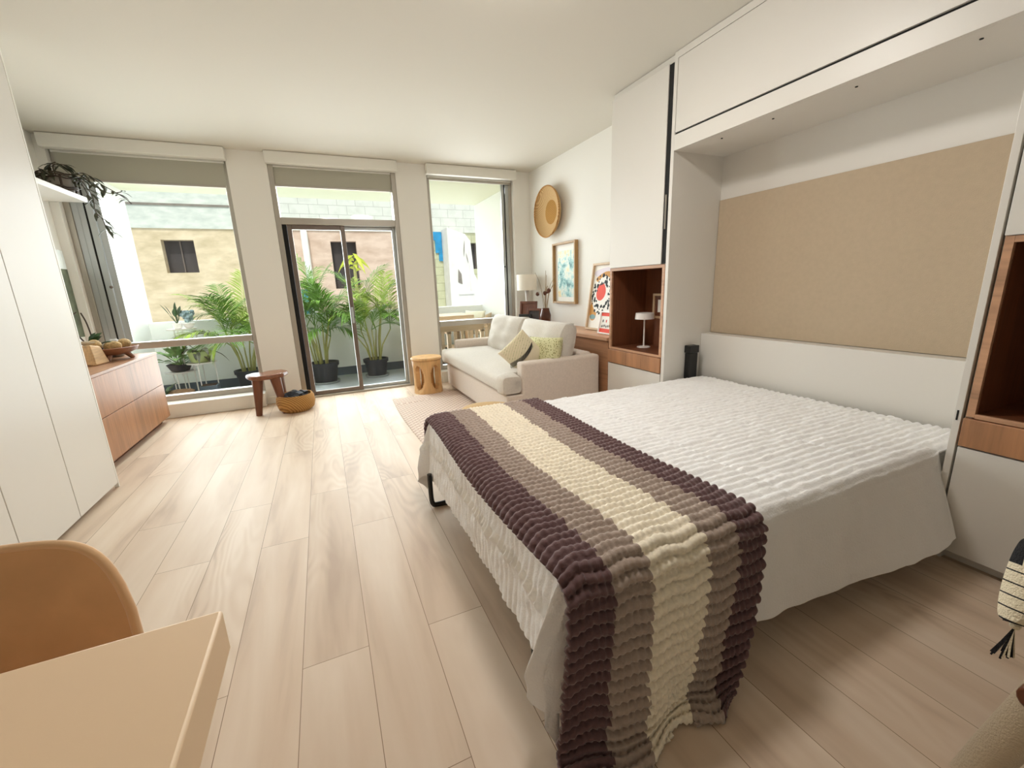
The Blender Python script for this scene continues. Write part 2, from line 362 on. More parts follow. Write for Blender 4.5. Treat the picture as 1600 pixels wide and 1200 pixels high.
        if sub:
            md = o.modifiers.new('sub', 'SUBSURF'); md.levels = sub; md.render_levels = sub
        return o

def thing(name, label, cat, loc, group=None):
    o = bpy.data.objects.new(name, None); C.objects.link(o); o.location = loc; o.empty_display_size = .05
    o['label'] = label; o['category'] = cat; o['_w'] = tuple(loc)
    if group: o['group'] = group
    return o
def tag(o, label, cat, group=None):
    o['label'] = label; o['category'] = cat
    if group: o['group'] = group
    return o
def struct(o, label=None):
    o['kind'] = 'structure'
    if label: o['label'] = label
    return o
def bx(*a): return MB().box(*a)
def RT(loc, rx=0, ry=0, rz=0):
    return Matrix.Translation(loc) @ Matrix.Rotation(rz, 4, 'Z') @ Matrix.Rotation(ry, 4, 'Y') @ Matrix.Rotation(rx, 4, 'X')
def basis(loc, ex, ey):
    ex = Vector(ex).normalized(); ey = Vector(ey); ey = (ey-ex*ey.dot(ex)).normalized(); ez = ex.cross(ey)
    return Matrix(((ex.x, ey.x, ez.x, loc[0]), (ex.y, ey.y, ez.y, loc[1]), (ex.z, ey.z, ez.z, loc[2]), (0, 0, 0, 1)))
def holes_xz(x0, x1, z0, z1, y0, y1, holes, m=0, mb=None):
    """slab in the xz plane with rectangular openings"""
    mb = mb or MB()
    xs = sorted({x0, x1, *[h[0] for h in holes], *[h[1] for h in holes]}); zs = sorted({z0, z1, *[h[2] for h in holes], *[h[3] for h in holes]})
    for a, b in zip(xs, xs[1:]):
        run = None
        for c, d in zip(zs, zs[1:]):
            cx, cz = (a+b)/2, (c+d)/2
            if any(h[0] < cx < h[1] and h[2] < cz < h[3] for h in holes):
                if run: mb.box(a, b, y0, y1, run[0], run[1], m); run = None
            else: run = (run[0], d) if run else (c, d)
        if run: mb.box(a, b, y0, y1, run[0], run[1], m)
    return mb
def frame_bars(mb, x0, x1, z0, z1, y0, y1, w, m=0):
    mb.box(x0, x0+w, y0, y1, z0, z1, m); mb.box(x1-w, x1, y0, y1, z0, z1, m)
    mb.box(x0+w, x1-w, y0, y1, z0, z0+w, m); mb.box(x0+w, x1-w, y0, y1, z1-w, z1, m); return mb

# ------------------------------------------------------------------ room shell
H = 2.565; YW = 5.19; XR = 2.62; XL = -2.05; YB = -2.6; XC = 2.223
struct(bx(XL, 2.7, YB, 5.36, -.08, 0).build('floor', M['floor']))
struct(bx(XL-.1, 2.8, YB-.1, 5.39, H, H+.12).build('ceiling', M['ceil']))
W1 = (-1.985, -.68); D1 = (-.33, .935); W2 = (1.287, 2.387)
struct(holes_xz(XL-.1, 2.8, 0, H, YW, YW+.2, [(W1[0], W1[1], .0, 2.53), (D1[0], D1[1], 0, 2.53), (W2[0], W2[1], 0, 2.53)]).build('wall_front', M['wall']))
struct(MB().box(XR, 2.8, 2.975, YW, 0, H).box(2.7, 2.8, YB, 2.975, 0, H).build('wall_right', M['wall']))
struct(bx(XL-.1, XL, YB, YW, 0, H).build('wall_left', M['wall']))
struct(bx(XL-.1, 2.8, YB-.1, YB, 0, H).build('wall_back', M['wall']))
# raised curbs under the two windows
struct(bx(W1[0], W1[1]+.0, 5.08, 5.36, 0, .145).build('trim_1', M['trimw'], bevel=.008))
struct(bx(W2[0], W2[1], 5.12, 5.36, 0, .145).build('trim_2', M['trimw'], bevel=.008))
struct(MB().box(W1[1], D1[0], YW-.014, YW, 0, .08).box(D1[1], W2[0], YW-.014, YW, 0, .08).build('baseboard_front', M['trimw'], bevel=.003))

def window(name, x0, x1, label):
    yg = 5.29
    e = bpy.data.objects.new(name, None); C.objects.link(e); e.location = (x0, yg, .145); e['_w'] = (x0, yg, .145); struct(e, label)
    f = MB(); w = .045
    f.box(x0, x0+w, 5.25, 5.34, .145, 2.53); f.box(x1-w, x1, 5.25, 5.34, .145, 2.53)
    f.box(x0+w, x1-w, 5.25, 5.34, .145, .2); f.box(x0+w, x1-w, 5.25, 5.34, 2.47, 2.53); f.box(x0+w, x1-w, 5.24, 5.34, .70, .765)
    f.build('window_frame', M['alu'], e, bevel=.004)
    bx(x0+w, x1-w, yg, yg+.006, .2, .70).build('lower_pane', M['glass'], e)
    bx(x0+w, x1-w, yg, yg+.006, .765, 2.47).build('upper_pane', M['glass'], e)
    return e
w1 = window('window_1', *W1, 'large window left of the sliding door, palm and yellow wall outside')
w2 = window('window_2', *W2, 'window behind the sofa with the patio table outside')
# stacked stiles of the sliding sash at the outer jambs
s = MB()
for k, (a, b_, y) in enumerate(((-1.94, -1.894, 5.262), (-1.893, -1.85, 5.255), (-1.835, -1.788, 5.25), (-1.786, -1.735, 5.268))):
    s.box(a, b_, y, 5.288, .77, 2.46)
s.build('sash_stile', M['alul'], w1, bevel=.003)
bx(-1.85, -1.835, 5.258, 5.287, .77, 2.46).build('track_gap', M['dark'], w1)
MB().ball((-1.79, 5.24, 1.30), .014).build('latch', M['alud'], w1)
s = MB()
for a, b_, y in ((2.25, 2.285, 5.262), (2.30, 2.343, 5.255)): s.box(a, b_, y, 5.288, .77, 2.46)
s.build('sash_stile', M['alul'], w2, bevel=.003)
bx(2.285, 2.30, 5.268, 5.287, .77, 2.46).build('track_gap', M['dark'], w2)
MB().ball((2.262, 5.255, 1.42), .01).build('latch', M['black'], w2)

# sliding door with transom
d = bpy.data.objects.new('door_1', None); C.objects.link(d); d.location = (D1[0], 5.28, 0); d['_w'] = (D1[0], 5.28, 0); struct(d, 'aluminium sliding glass door to the balcony with a transom light')
f = MB(); x0, x1 = D1
f.box(x0, x0+.05, 5.2, 5.36, .0, 2.53); f.box(x1-.05, x1, 5.2, 5.36, 0, 2.53)
f.box(x0+.05, x1-.05, 5.2, 5.36, 1.885, 1.955); f.box(x0+.05, x1-.05, 5.22, 5.36, 2.47, 2.53); f.box(x0+.05, x1-.05, 5.2, 5.36, .0, .022)
f.build('door_frame', M['alu'], d, bevel=.004)
bx(x0+.05, x1-.05, 5.29, 5.296, 1.955, 2.47).build('transom_pane', M['glass'], d)
p = frame_bars(MB(), -.235, .335, .022, 1.885, 5.225, 5.26, .045).build('sliding_panel', M['alud'], d, bevel=.004)
bx(-.19, .29, 5.24, 5.246, .067, 1.84).build('pane', M['glass'], p)
bx(.30, .322, 5.195, 5.225, .82, 1.0).build('pull_handle', M['alul'], p, bevel=.004)
bx(.325, .333, 5.2, 5.225, .88, .90).build('lock', M['black'], p)
bx(-.28, -.237, 5.23, 5.30, .022, 1.885).build('track_gap', M['dark'], d)
p = frame_bars(MB(), .29, .885, .022, 1.885, 5.275, 5.31, .035).build('fixed_panel', M['alul'], d, bevel=.004)
bx(.325, .85, 5.29, 5.296, .057, 1.85).build('pane', M['glass'], p)

def blind(x0, x1, drop, label):
    e = thing('roller_blind', label, 'blind', ((x0+x1)/2, YW-.04, 2.45), 'roller blinds over the windows')
    bx(x0-.01, x1+.01, YW-.085, YW-.003, 2.452, 2.562).build('cassette', M['trimw'], e, bevel=.006)
    bx(x0+.035, x1-.03, 5.222, 5.228, drop, 2.47).build('blind_fabric', M['blind'], e)
    bx(x0+.035, x1-.03, 5.217, 5.233, drop-.018, drop+.004).build('bottom_bar', M['alu'], e, bevel=.003)
    bx(x0+.02, x1-.02, 5.215, 5.24, 2.44, 2.46).build('roller_cover', M['trimw'], e, bevel=.003)
blind(W1[0], W1[1], 2.235, 'grey roller blind partly lowered over the widest window on the left')
blind(D1[0], D1[1], 2.275, 'grey roller blind partly lowered over the transom of the sliding door')
blind(W2[0], W2[1], 2.43, 'roller blind fully raised over the window behind the sofa')

# ------------------------------------------------------------------ balcony and street
struct(bx(-2.4, 2.75, 5.39, 6.98, -.16, -.05).build('balcony_floor', M['conc']))
struct(bx(-2.4, 2.8, 5.39, 6.86, 2.46, 2.62).build('balcony_ceiling', M['bceil']))
struct(bx(-2.4, 2.75, 6.75, 6.9, -.05, .88).build('balcony_parapet', M['bwall'], bevel=.006))
struct(bx(-2.03, 2.46, 6.735, 6.75, -.05, .07).build('balcony_baseboard', M['strip']))
struct(bx(-2.2, -2.03, 5.39, 6.9, -.05, 2.46).build('balcony_wall_left', M['bwall']))
struct(bx(2.46, 2.75, 5.39, 6.9, -.05, 2.46).build('balcony_wall_right', M['bwall']))
struct(bx(-30, 30, 7.2, 40, -3.2, -3.1).build('street_ground', M['conc']))

FY = 11.0
nb = thing('neighbour_building', 'weathered building across the alley with whitewashed block top and dark boarded windows', 'building', (0, FY, -3.1))
wl = [(-2.81, -2.26, 1.68, 2.33)]
holes_xz(-7, -1.0, -3.1, 2.55, FY, FY+.5, wl).build('yellow_wall', M['stucco_y'], nb)
holes_xz(-1.0, 2.3, -3.1, 2.55, FY, FY+.5, [(.36, .92, 1.25, 2.32)]).build('pink_wall', M['stucco_p'], nb)
holes_xz(2.3, 8, -3.1, 2.55, FY, FY+.5, [(3.66, 4.25, 1.64, 2.3)]).build('block_wall', M['block_g'], nb)
MB().box(-7, -1.0, FY-.03, FY+.5, 2.55, 3.35).build('upper_wall', M['wash_w'], nb)
MB().box(-1.0, 8, FY-.03, FY+.5, 2.55, 3.35).build('upper_block_wall', M['block_w'], nb)
MB().box(-7, -1.0, FY-.05, FY-.03, 2.98, 3.02).build('ledge', M['stone'], nb)
for a, b_, c, e_ in ((-2.81, -2.26, 1.68, 2.33), (.36, .92, 1.25, 2.32), (3.66, 4.25, 1.64, 2.3)):
    wd = bx(a, b_, FY+.2, FY+.3, c, e_).build('boarded_window', M['boards'], nb)
    MB().box((a+b_)/2-.012, (a+b_)/2+.012, FY+.17, FY+.2, c, e_).build('mullion', M['alud'], wd)
bx(-.24, -.1, FY-.16, FY, .4, 2.55).build('drainpipe', M['ruin'], nb, bevel=.04)
r = MB()  # broken wall stub, stepped outline
prof = [(2.98, -3.1), (3.95, -3.1), (3.86, .7), (3.72, 1.35), (3.64, 1.5), (3.58, 2.3), (3.45, 2.46), (3.0, 2.6)]
k = len(prof)
r.add([(x, FY-.55, z) for x, z in prof]+[(x, FY-.03, z) for x, z in prof], [tuple(range(k)), tuple(range(2*k-1, k-1, -1))]+[(i, i+k, (i+1) % k+k, (i+1) % k) for i in range(k)])
r.box(3.2, 3.6, FY-.58, FY-.55, 1.0, 1.02); r.box(3.52, 3.545, FY-.57, FY-.55, 1.1, 2.25)
st = r.build('broken_wall', M['ruin'], nb, smooth=False)
c_ = MB(); c_.add([(3.22, FY-.56, 1.62), (3.30, FY-.56, 1.5), (3.31, FY-.56, 1.25), (3.2, FY-.56, 1.3), (3.22, FY-.57, 1.45)], [(0, 1, 4), (1, 2, 4), (2, 3, 4), (3, 0, 4)]).build('crack', M['stone'], st)
g = MB()
for (px, pz, ln, w, a) in ((3.42, 2.3, .4, .025, -95), (3.45, 2.0, .25, .02, -80)):
    g.leaf((px, FY-.565, pz), (math.cos(math.radians(a)), 0, math.sin(math.radians(a))), (0, -1, 0), ln, w, 0, 0, 0)
g.build('streak', M['stone'], st)
t = MB().box(2.62, 2.99, FY-.04, FY, 2.36, 2.56).box(2.82, 2.99, FY-.04, FY, 2.05, 2.36).box(2.9, 2.99, FY-.04, FY, 1.85, 2.05)
t.build('blue_paint', M['tarp'], nb)
tag(bx(-.62, -.25, FY-.45, FY-.2, -3.1, 1.25).build('blue_tarp', M['tarp'], bevel=.03), 'bright blue tarpaulin bundle seen through the palm by the pink wall', 'tarp')
# banana plant by the middle window
bn = thing('banana_plant', 'yellow green leafy plant growing in front of the boarded window across the alley', 'plant', (.75, FY-.6, -3.1))
MB().tube([(.75, FY-.6, -3.1), (.76, FY-.6, 0), (.78, FY-.6, 1.8)], [.08, .06, .03]).build('stem', M['cane'], bn)
for k in range(11):
    a = k*2.4; MB().leaf((.78, FY-.6, 1.6+.04*k), (math.cos(a)*.7, .5*math.sin(a), 1.0-.12*k), (0, -1, .2), .38, .09, 0, .9).build('leaf', M['banana'], bn)

# potted areca palms
def frond(mb, base, az, ln, rise, bend, nl=27, lw=.0135, ll=.29, m=0):
    pts = []; d = Vector((math.cos(az), math.sin(az), 0)); p = Vector(base); el = rise
    n = 12
    for i in range(n+1):
        pts.append(p.copy()); el2 = el-bend*(i/n)**1.5
        p = p+(d*math.cos(el2)+Vector((0, 0, 1))*math.sin(el2))*ln/n
    mb.tube(pts, [.006*(1-.8*i/n) for i in range(n+1)], 5, m)
    sd = d.cross(Vector((0, 0, 1)))
    for i in range(nl):
        t = .18+.82*i/nl; q = t*n; j = min(int(q), n-1); pt = pts[j].lerp(pts[j+1], q-j); tg = (pts[j+1]-pts[j]).normalized()
        L = ll*(.45+1.1*math.sin(PI*min(1, t*.85+.1)))*random.uniform(.85, 1.1)*.75
        for sg in (1, -1):
            dd = tg*.85+sd*sg*.75+Vector((0, 0, random.uniform(.1, .4)))
            mb.leaf(pt, dd, tg.cross(sd*sg) if sg > 0 else -tg.cross(-sd), L, lw, m, random.uniform(.25, .55), .1)

def palm(loc, pr, ph, canes, fronds, label, mts, seed, zmax):
    random.seed(seed)
    e = thing('potted_palm', label, 'palm', loc, 'potted palms on the balcony')
    x, y, z = loc
    MB().lathe([(.05, .012), (pr*.78, .012), (pr*.97, ph*.82), (pr*1.06, ph*.83), (pr*1.08, ph), (pr*.98, ph), (pr*.92, ph*.9)], loc, 28).build('pot', M['pot'], e)
    MB().lathe([(.02, .0), (pr*.98, .0), (pr*1.05, .025), (pr*1.0, .03), (pr*.9, .011)], loc, 28).build('saucer', M['saucer'], e)
    MB().lathe([(.001, ph*.88), (pr*.93, ph*.88)], loc, 24).build('soil', M['soil'], e)
    tops = []; n0 = len(fronds)
    fronds = fronds+[(az+random.uniform(60, 120), ln*random.uniform(.7, 1), min(84, rise+random.uniform(-5, 15)), bend*random.uniform(.8, 1.1), i+3) for az, ln, rise, bend, i in fronds[:9]]
    for i in range(canes):
        a = 2*PI*i/canes+random.uniform(-.3, .3); r0 = pr*random.uniform(.2, .6); hh = random.uniform(.55, 1.0)*zmax
        b0 = Vector((x+r0*math.cos(a), y+r0*math.sin(a), z+ph*.86)); sp = random.uniform(.1, .3)*zmax
        tp = b0+Vector((math.cos(a)*sp, math.sin(a)*sp*.6, hh))
        mid = b0.lerp(tp, .5)+Vector((-math.cos(a)*sp*.2, 0, 0))
        MB().tube([b0, mid, tp], [.013, .010, .007], 6).build('cane', M['cane'], e); tops.append((tp, a))
    for az, ln, rise, bend, i in fronds:
        mb = MB(); tp, a = tops[i % len(tops)]
        frond(mb, tp, math.radians(az), ln, math.radians(rise), math.radians(bend)); mb.build('frond', mts[i % 2], e, smooth=False)
    return e
ZB = -.05
palm((-.075, 6.30, ZB), .18, .29, 11, [(95, .8, 80, 60, 0), (20, .95, 68, 70, 1), (160, .75, 72, 80, 2), (200, .6, 60, 90, 3), (340, .75, 62, 80, 4), (260, .65, 65, 90, 5), (45, .85, 80, 45, 6), (130, .7, 78, 60, 7), (0, .7, 45, 100, 8), (180, .6, 40, 110, 9), (300, .6, 50, 110, 10), (230, .55, 40, 100, 0), (320, .5, 25, 80, 2), (215, .5, 20, 70, 5), (10, .9, 84, 40, 3), (150, .9, 86, 30, 9)],
     'bushy potted palm behind the sliding door panel, left of the door stile', (M['palm'], M['palm']), 3, .62)
palm((.62, 6.36, ZB), .165, .26, 9, [(80, .9, 82, 60, 0), (10, .8, 75, 80, 1), (170, .75, 72, 80, 2), (30, .95, 80, 60, 3), (330, .7, 70, 90, 4), (120, .7, 70, 80, 5), (200, .6, 60, 100, 6), (350, .55, 30, 110, 7), (60, .7, 80, 50, 8)],
     'slimmer yellow green potted palm on the balcony, right of the door stile', (M['palm2'], M['palm']), 8, .7)
palm((-.98, 6.42, ZB), .17, .27, 9, [(175, .95, 62, 75, 0), (170, .85, 45, 80, 1), (150, .75, 70, 80, 2), (110, .9, 80, 60, 3), (200, .7, 45, 100, 4), (20, .7, 70, 80, 5), (330, .7, 60, 90, 6), (185, .6, 15, 80, 7), (215, .6, 35, 110, 8), (90, .85, 85, 40, 2)],
     'arching potted palm seen through the left window', (M['palm2'], M['palm']), 12, .6)

# tiered plant stand and its pots
ps = thing('plant_stand', 'white wire three tier plant stand on the balcony by the left window', 'plant stand', (-1.5, 6.15, ZB))
tiers = [(-1.66, 6.2, .30), (-1.42, 6.12, .40), (-1.60, 6.35, .80)]
for x, y, z in tiers:
    MB().lathe([(.001, 0), (.15, 0), (.155, .012), (.001, .012)], (x, y, z), 24).build('tray', M['white'], ps)
for x, y, z in tiers:
    for k in range(3):
        a = k*2.1+.4; MB().tube([(x+.13*math.cos(a), y+.13*math.sin(a), ZB), (x+.13*math.cos(a), y+.13*math.sin(a), z+.004)], .007, 6).build('leg', M['white'], ps)
MB().tube([(-1.66, 6.2, .25), (-1.55, 6.2, .33), (-1.42, 6.12, .39)], .006, 6).tube([(-1.66, 6.2, .25), (-1.63, 6.28, .5), (-1.6, 6.35, .79)], .006, 6).build('brace', M['white'], ps)
def leafy(name, label, cat, loc, potprof, potmat, leaves, lm, group=None):
    e = thing(name, label, cat, loc, group)
    MB().lathe(potprof, loc, 24).build('pot', potmat, e)
    mb = MB(); top = max(z for r_, z in potprof)
    for az, el, ln, w, dr in leaves:
        a, b_ = math.radians(az), math.radians(el); d_ = Vector((math.cos(a)*math.cos(b_), math.sin(a)*math.cos(b_), math.sin(b_)))
        p0 = Vector(loc)+Vector((0, 0, top*.85)); p1 = p0+d_*ln*.5
        mb.tube([p0, p1], .004, 4); mb.leaf(p1, d_, (0, 0, 1), ln*.7, w, 0, dr)
    mb.build('foliage', lm, e, smooth=False); return e
random.seed(21)
rl = lambda n, el0, el1, l0, l1, w0, w1, dr=.4: [(random.uniform(0, 360), random.uniform(el0, el1), random.uniform(l0, l1), random.uniform(w0, w1), dr) for _ in range(n)]
leafy('potted_plant', 'broad leafed plant in a black bowl on the low tier of the plant stand', 'plant', (-1.66, 6.2, .312), [(.05, 0), (.09, .01), (.13, .09), (.125, .09), (.08, .03)], M['pot'], rl(24, 15, 80, .16, .32, .07, .11), M['pale_leaf'])
leafy('potted_plant', 'trailing plant in a lime green pot on the plant stand', 'plant', (-1.42, 6.12, .412), [(.08, 0), (.1, .01), (.125, .13), (.12, .13), (.09, .04)], M['lime'], rl(12, -20, 40, .12, .26, .04, .07, .9), M['vine'])
leafy('potted_plant', 'upright sword leafed plant on the top tray of the plant stand', 'plant', (-1.62, 6.29, .812), [(.03, 0), (.045, .01), (.05, .07), (.045, .07)], M['white'], rl(7, 62, 88, .16, .26, .045, .06, .05), M['leaf'])
e = thing('blue_flower_bunch', 'grey blue puff of flowers on the top tray of the plant stand', 'plant', (-1.53, 6.38, .812))
MB().lathe([(.03, 0), (.04, .01), (.07, .06), (.065, .06)], (-1.53, 6.38, .812), 20).build('bowl', M['white'], e)
mb = MB()
for k in range(26):
    a = random.uniform(0, 2*PI); q = random.uniform(0, .07); mb.ball((-1.53+q*math.cos(a), 6.38+q*math.sin(a), .9+random.uniform(0, .11)), random.uniform(.02, .032), 0, 8, bump=.5)
mb.build('blossoms', M['bluegrey'], e)
leafy('potted_plant', 'dark leafed plant in a grey stone pot on the balcony floor under the stand', 'plant', (-1.74, 5.66, ZB), [(.06, 0), (.09, .01), (.1, .14), (.095, .14)], M['stone'], rl(14, 20, 80, .15, .3, .05, .08), M['leaf'])
tag(MB().lathe([(.10, 0), (.13, .02), (.125, .17), (.10, .19), (.02, .2)], (-1.62, 5.85, ZB), 16, wob=lambda a, z: .14*math.sin(3*a+5*z)+.08*math.sin(7*a)).build('log_stump', M['bark']), 'rough brown log on the balcony floor behind the credenza', 'log')
pb = thing('grey_planter', 'grey box planter on the balcony floor beside the log', 'planter', (-1.36, 6.0, ZB))
MB().box(-1.45, -1.27, 5.93, 6.09, ZB, .14).build('box', M['strip'], pb, bevel=.006)
MB().box(-1.435, -1.285, 5.945, 6.075, .14, .146).build('soil', M['soil'], pb)

# patio table, chairs
pt = thing('patio_table', 'pale wooden dining table on the balcony behind the sofa', 'table', (1.6, 6.2, ZB))
MB().box(.98, 2.0, 5.85, 6.55, .74, .785).build('tabletop', M['patio'], pt, bevel=.006)
MB().box(1.06, 1.92, 5.92, 5.95, .66, .74).box(1.06, 1.92, 6.45, 6.48, .66, .74).build('apron', M['patio'], pt)
for x in (1.05, 1.88):
    for y in (5.93, 6.42): MB().box(x, x+.06, y, y+.06, ZB, .74).build('leg', M['patio'], pt, bevel=.005)
def patio_chair(loc, rz, label):
    e = thing('patio_chair', label, 'chair', loc, 'patio chairs at the balcony table')
    x, y, z = loc; T = RT(loc, rz=rz)
    bxs = lambda name, *a: MB().box(*a, 0, T).build(name, M['patio'], e, bevel=.006)
    bxs('seat', -.27, .27, -.26, .26, .38, .42)
    for sx in (-.26, .21):
        bxs('leg', sx, sx+.05, -.26, -.21, 0, .38); bxs('leg', sx, sx+.05, .21, .26, 0, .72)
        bxs('armrest', sx-.01, sx+.06, -.26, .26, .63, .66); bxs('arm_post', sx, sx+.05, -.26, -.21, .42, .63)
    bxs('backrest', -.26, .26, .23, .26, .66, .82)
    for k in range(4): bxs('slat', -.17+k*.1, -.13+k*.1, .235, .255, .42, .66)
    return e
patio_chair((1.72, 5.66, ZB), PI, 'wooden patio chair on the near side of the balcony table')
patio_chair((2.1, 6.2, ZB), -PI/2-.5, 'wooden patio chair at the end of the balcony table holding a cream cushion')
patio_chair((1.25, 5.66, ZB), PI, 'wooden patio chair nearest the sliding door beside the balcony table')
tag(MB().pillow(basis((2.1, 6.18, .64), (.45, -.85, 0), (.25, .15, 1)), .42, .38, .14).build('patio_cushion', M['cushw'], weld=True), 'cream cushion propped on the patio chair at the end of the table', 'cushion')
tag(MB().lathe([(.05, 0), (.07, .01), (.12, .05), (.115, .052), (.06, .015), (.001, .012)], (1.42, 6.15, .785), 24).build('fruit_bowl', M['lime']), 'shallow pale green bowl on the balcony table', 'bowl')

# ------------------------------------------------------------------ left side furniture
wr = thing('wardrobe', 'tall white flush door wardrobe along the left wall', 'wardrobe', (-1.7, 2.0, 0))
bx(XL, -1.372, .0, 3.335, .07, H-.004).build('body', M['lam'], wr)
bx(XL, -1.41, .02, 3.315, 0, .07).build('toe_kick', M['lam'], wr)
for a, b_ in ((2.87, 3.335), (2.40, 2.865), (1.62, 2.395), (.84, 1.615), (.02, .835)):
    bx(-1.372, -1.35, a, b_, .03, H-.012).build('door', M['lam'], wr, bevel=.0015)
bx(-1.372, -1.349, 3.336, 3.349, 0, H-.006).build('end_panel', M['trimw'], wr, bevel=.001)

cr = thing('credenza', 'walnut drawer credenza under the left window beyond the wardrobe', 'sideboard', (-1.77, 4.2, 0))
bx(XL+.004, -1.52, 3.36, 4.98, .06, .665).build('body', M['walnut'], cr)
bx(XL+.004, -1.495, 3.355, 5.0, .665, .685).build('top', M['walnut_y'], cr, bevel=.002)
bx(XL+.004, -1.56, 3.37, 4.95, 0, .06).build('toe_kick', M['walnut_in'], cr)
for a, b_ in ((3.362, 4.998),):
    bx(-1.52, -1.50, a, b_, .055, .372).build('drawer', M['walnut'], cr, bevel=.0015)
    bx(-1.52, -1.50, a, b_, .376, .663).build('drawer', M['walnut'], cr, bevel=.0015)

sh = thing('floating_shelf', 'white floating shelf high on the left wall holding a trailing plant', 'shelf', (-1.9, 4.7, 2.01))
bx(XL, -1.75, 3.8, 5.08, 2.015, 2.055).build('board', M['lam'], sh, bevel=.002)
bx(-1.98, -1.87, 4.62, 4.63, 2.011, 2.0149).build('cable_slot', M['dark'], sh)
# trailing plant
random.seed(5)
tp = thing('trailing_plant', 'trailing plant spilling from a wire bound pot on the floating shelf', 'plant', (-1.865, 4.955, 2.055))
pc = Vector((-1.865, 4.955, 2.055))
MB().lathe([(.06, 0), (.085, .01), (.105, .12), (.098, .12), (.07, .03)], pc, 24).build('pot', M['stone'], tp)
mb = MB()
for z, rr in ((.03, .105), (.045, .11), (.115, .118), (.13, .125), (.145, .12)):
    mb.tube([(pc.x+rr*math.cos(a*PI/12), pc.y+rr*math.sin(a*PI/12), pc.z+z+.006*math.sin(a*1.7)) for a in range(25)], .006, 5, caps=False)
for k in range(6):
    a = k*1.05; mb.tube([(pc.x+.1*math.cos(a), pc.y+.1*math.sin(a), pc.z+.005), (pc.x+.112*math.cos(a), pc.y+.112*math.sin(a), pc.z+.14)], .008, 5)
mb.build('twig_wrap', M['stem'], tp)
def trail(pts, nl, ll, w, r=.004):
    mb = MB(); mb.tube(pts, r, 5)
    ps = [Vector(p) for p in pts]
    for k in range(nl):
        q = random.random()*(len(ps)-1); j = int(q); p = ps[j].lerp(ps[j+1], q-j); a = random.uniform(0, 2*PI)
        mb.leaf(p, (math.cos(a), math.sin(a), random.uniform(-.7, .3)), (0, 0, 1), ll*random.uniform(.6, 1.2), w, 1, .4)
    return mb
def smooth_path(pts, n=5):
    out = []; P = [Vector(p) for p in pts]
    for i in range(len(P)-1):
        p0, p1, p2, p3 = P[max(i-1, 0)], P[i], P[i+1], P[min(i+2, len(P)-1)]
        for k in range(n):
            t = k/n; out.append(.5*((2*p1)+(p2-p0)*t+(2*p0-5*p1+4*p2-p3)*t*t+(3*p1-p0-3*p2+p3)*t**3))
    return out+[P[-1]]
X0 = pc+Vector((.05, .02, .12))
for pts, nl in (([X0, (-1.72, 4.9, 2.19), (-1.66, 4.93, 2.05), (-1.67, 4.95, 1.93), (-1.64, 4.97, 1.86), (-1.63, 4.98, 1.78), (-1.57, 4.99, 1.75)], 26),
                ([X0, (-1.70, 4.88, 2.20), (-1.62, 4.9, 2.12), (-1.54, 4.92, 2.07), (-1.46, 4.94, 2.09)], 20),
                ([X0, (-1.68, 4.92, 2.22), (-1.58, 4.95, 2.14), (-1.46, 4.97, 2.05), (-1.42, 4.98, 2.0)], 14),
                ([X0, (-1.73, 4.92, 2.19), (-1.70, 4.95, 2.09), (-1.69, 4.97, 1.99)], 14),
                ([pc+Vector((-.02, -.03, .12)), (-1.86, 4.87, 2.25), (-1.80, 4.82, 2.27)], 11), ([pc+Vector((0, 0, .12)), (-1.84, 4.88, 2.26), (-1.76, 4.9, 2.27)], 9),
                ([pc+Vector((.0, -.08, .12)), (-1.9, 4.80, 2.21), (-1.86, 4.74, 2.17)], 8)):
    trail(smooth_path(pts), nl, .09, .026, .0035).build('runner', [M['stem'], M['vine']], tp, smooth=False)

pa = thing('mirror_painted_reflection', 'mirror on the left wall with a painted reflection, pale above dark green', 'painting', (XL+.02, 4.95, 1.1))  # mirror panel, its reflection of outside painted on as flat colour
bx(XL+.001, XL+.03, 4.5, 5.12, .86, 1.62).build('mirror_panel', M['refl_pale'], pa, bevel=.003)
MB().box(XL+.03, XL+.0315, 4.505, 5.115, .865, 1.46).build('painted_reflection', M['refl_green'], pa)

# decor on the credenza
CZ = .685
wbk = MB().add([(-1.84, 4.37, CZ), (-1.66, 4.25, CZ), (-1.64, 4.44, CZ), (-1.82, 4.56, CZ), (-1.83, 4.38, CZ+.15), (-1.68, 4.28, CZ+.165), (-1.67, 4.42, CZ+.14), (-1.81, 4.53, CZ+.13)], [(3, 2, 1, 0), (4, 5, 6, 7), (0, 1, 5, 4), (1, 2, 6, 5), (2, 3, 7, 6), (3, 0, 4, 7)])
tag(wbk.build('wood_block', M['rustic'], bevel=.012), 'chunky rustic cut wood block on the credenza beside the wardrobe', 'wood block')
tag(MB().tube(smooth_path([(-1.79, 4.35, CZ+.175), (-1.74, 4.37, CZ+.172), (-1.70, 4.42, CZ+.168)]), [.012]*4+[.016]*4+[.009]*3, 7).build('driftwood_stick', M['dried']), 'short pale driftwood stick lying on top of the wood block', 'driftwood')
ox, oy = -1.83, 4.68
oc = thing('orchid', 'bare stemmed orchid with dark leaves behind the wood block and bowl', 'plant', (ox, oy, CZ))
MB().lathe([(.05, 0), (.06, .01), (.075, .1), (.07, .1)], (ox, oy, CZ), 20).build('pot', M['pot'], oc)
mb = MB()
for az, el, ln, w in ((60, 62, .26, .075), (15, 35, .22, .07), (-30, 55, .25, .075), (-80, 25, .2, .065), (100, 40, .22, .065), (-10, 75, .24, .07)):
    a, q = math.radians(az), math.radians(el); mb.leaf((ox, oy, CZ+.1), (math.cos(a)*math.cos(q), math.sin(a)*math.cos(q), math.sin(q)), (0, 0, 1), ln, w, 0, .4)
mb.build('leaves', M['leaf'], oc)
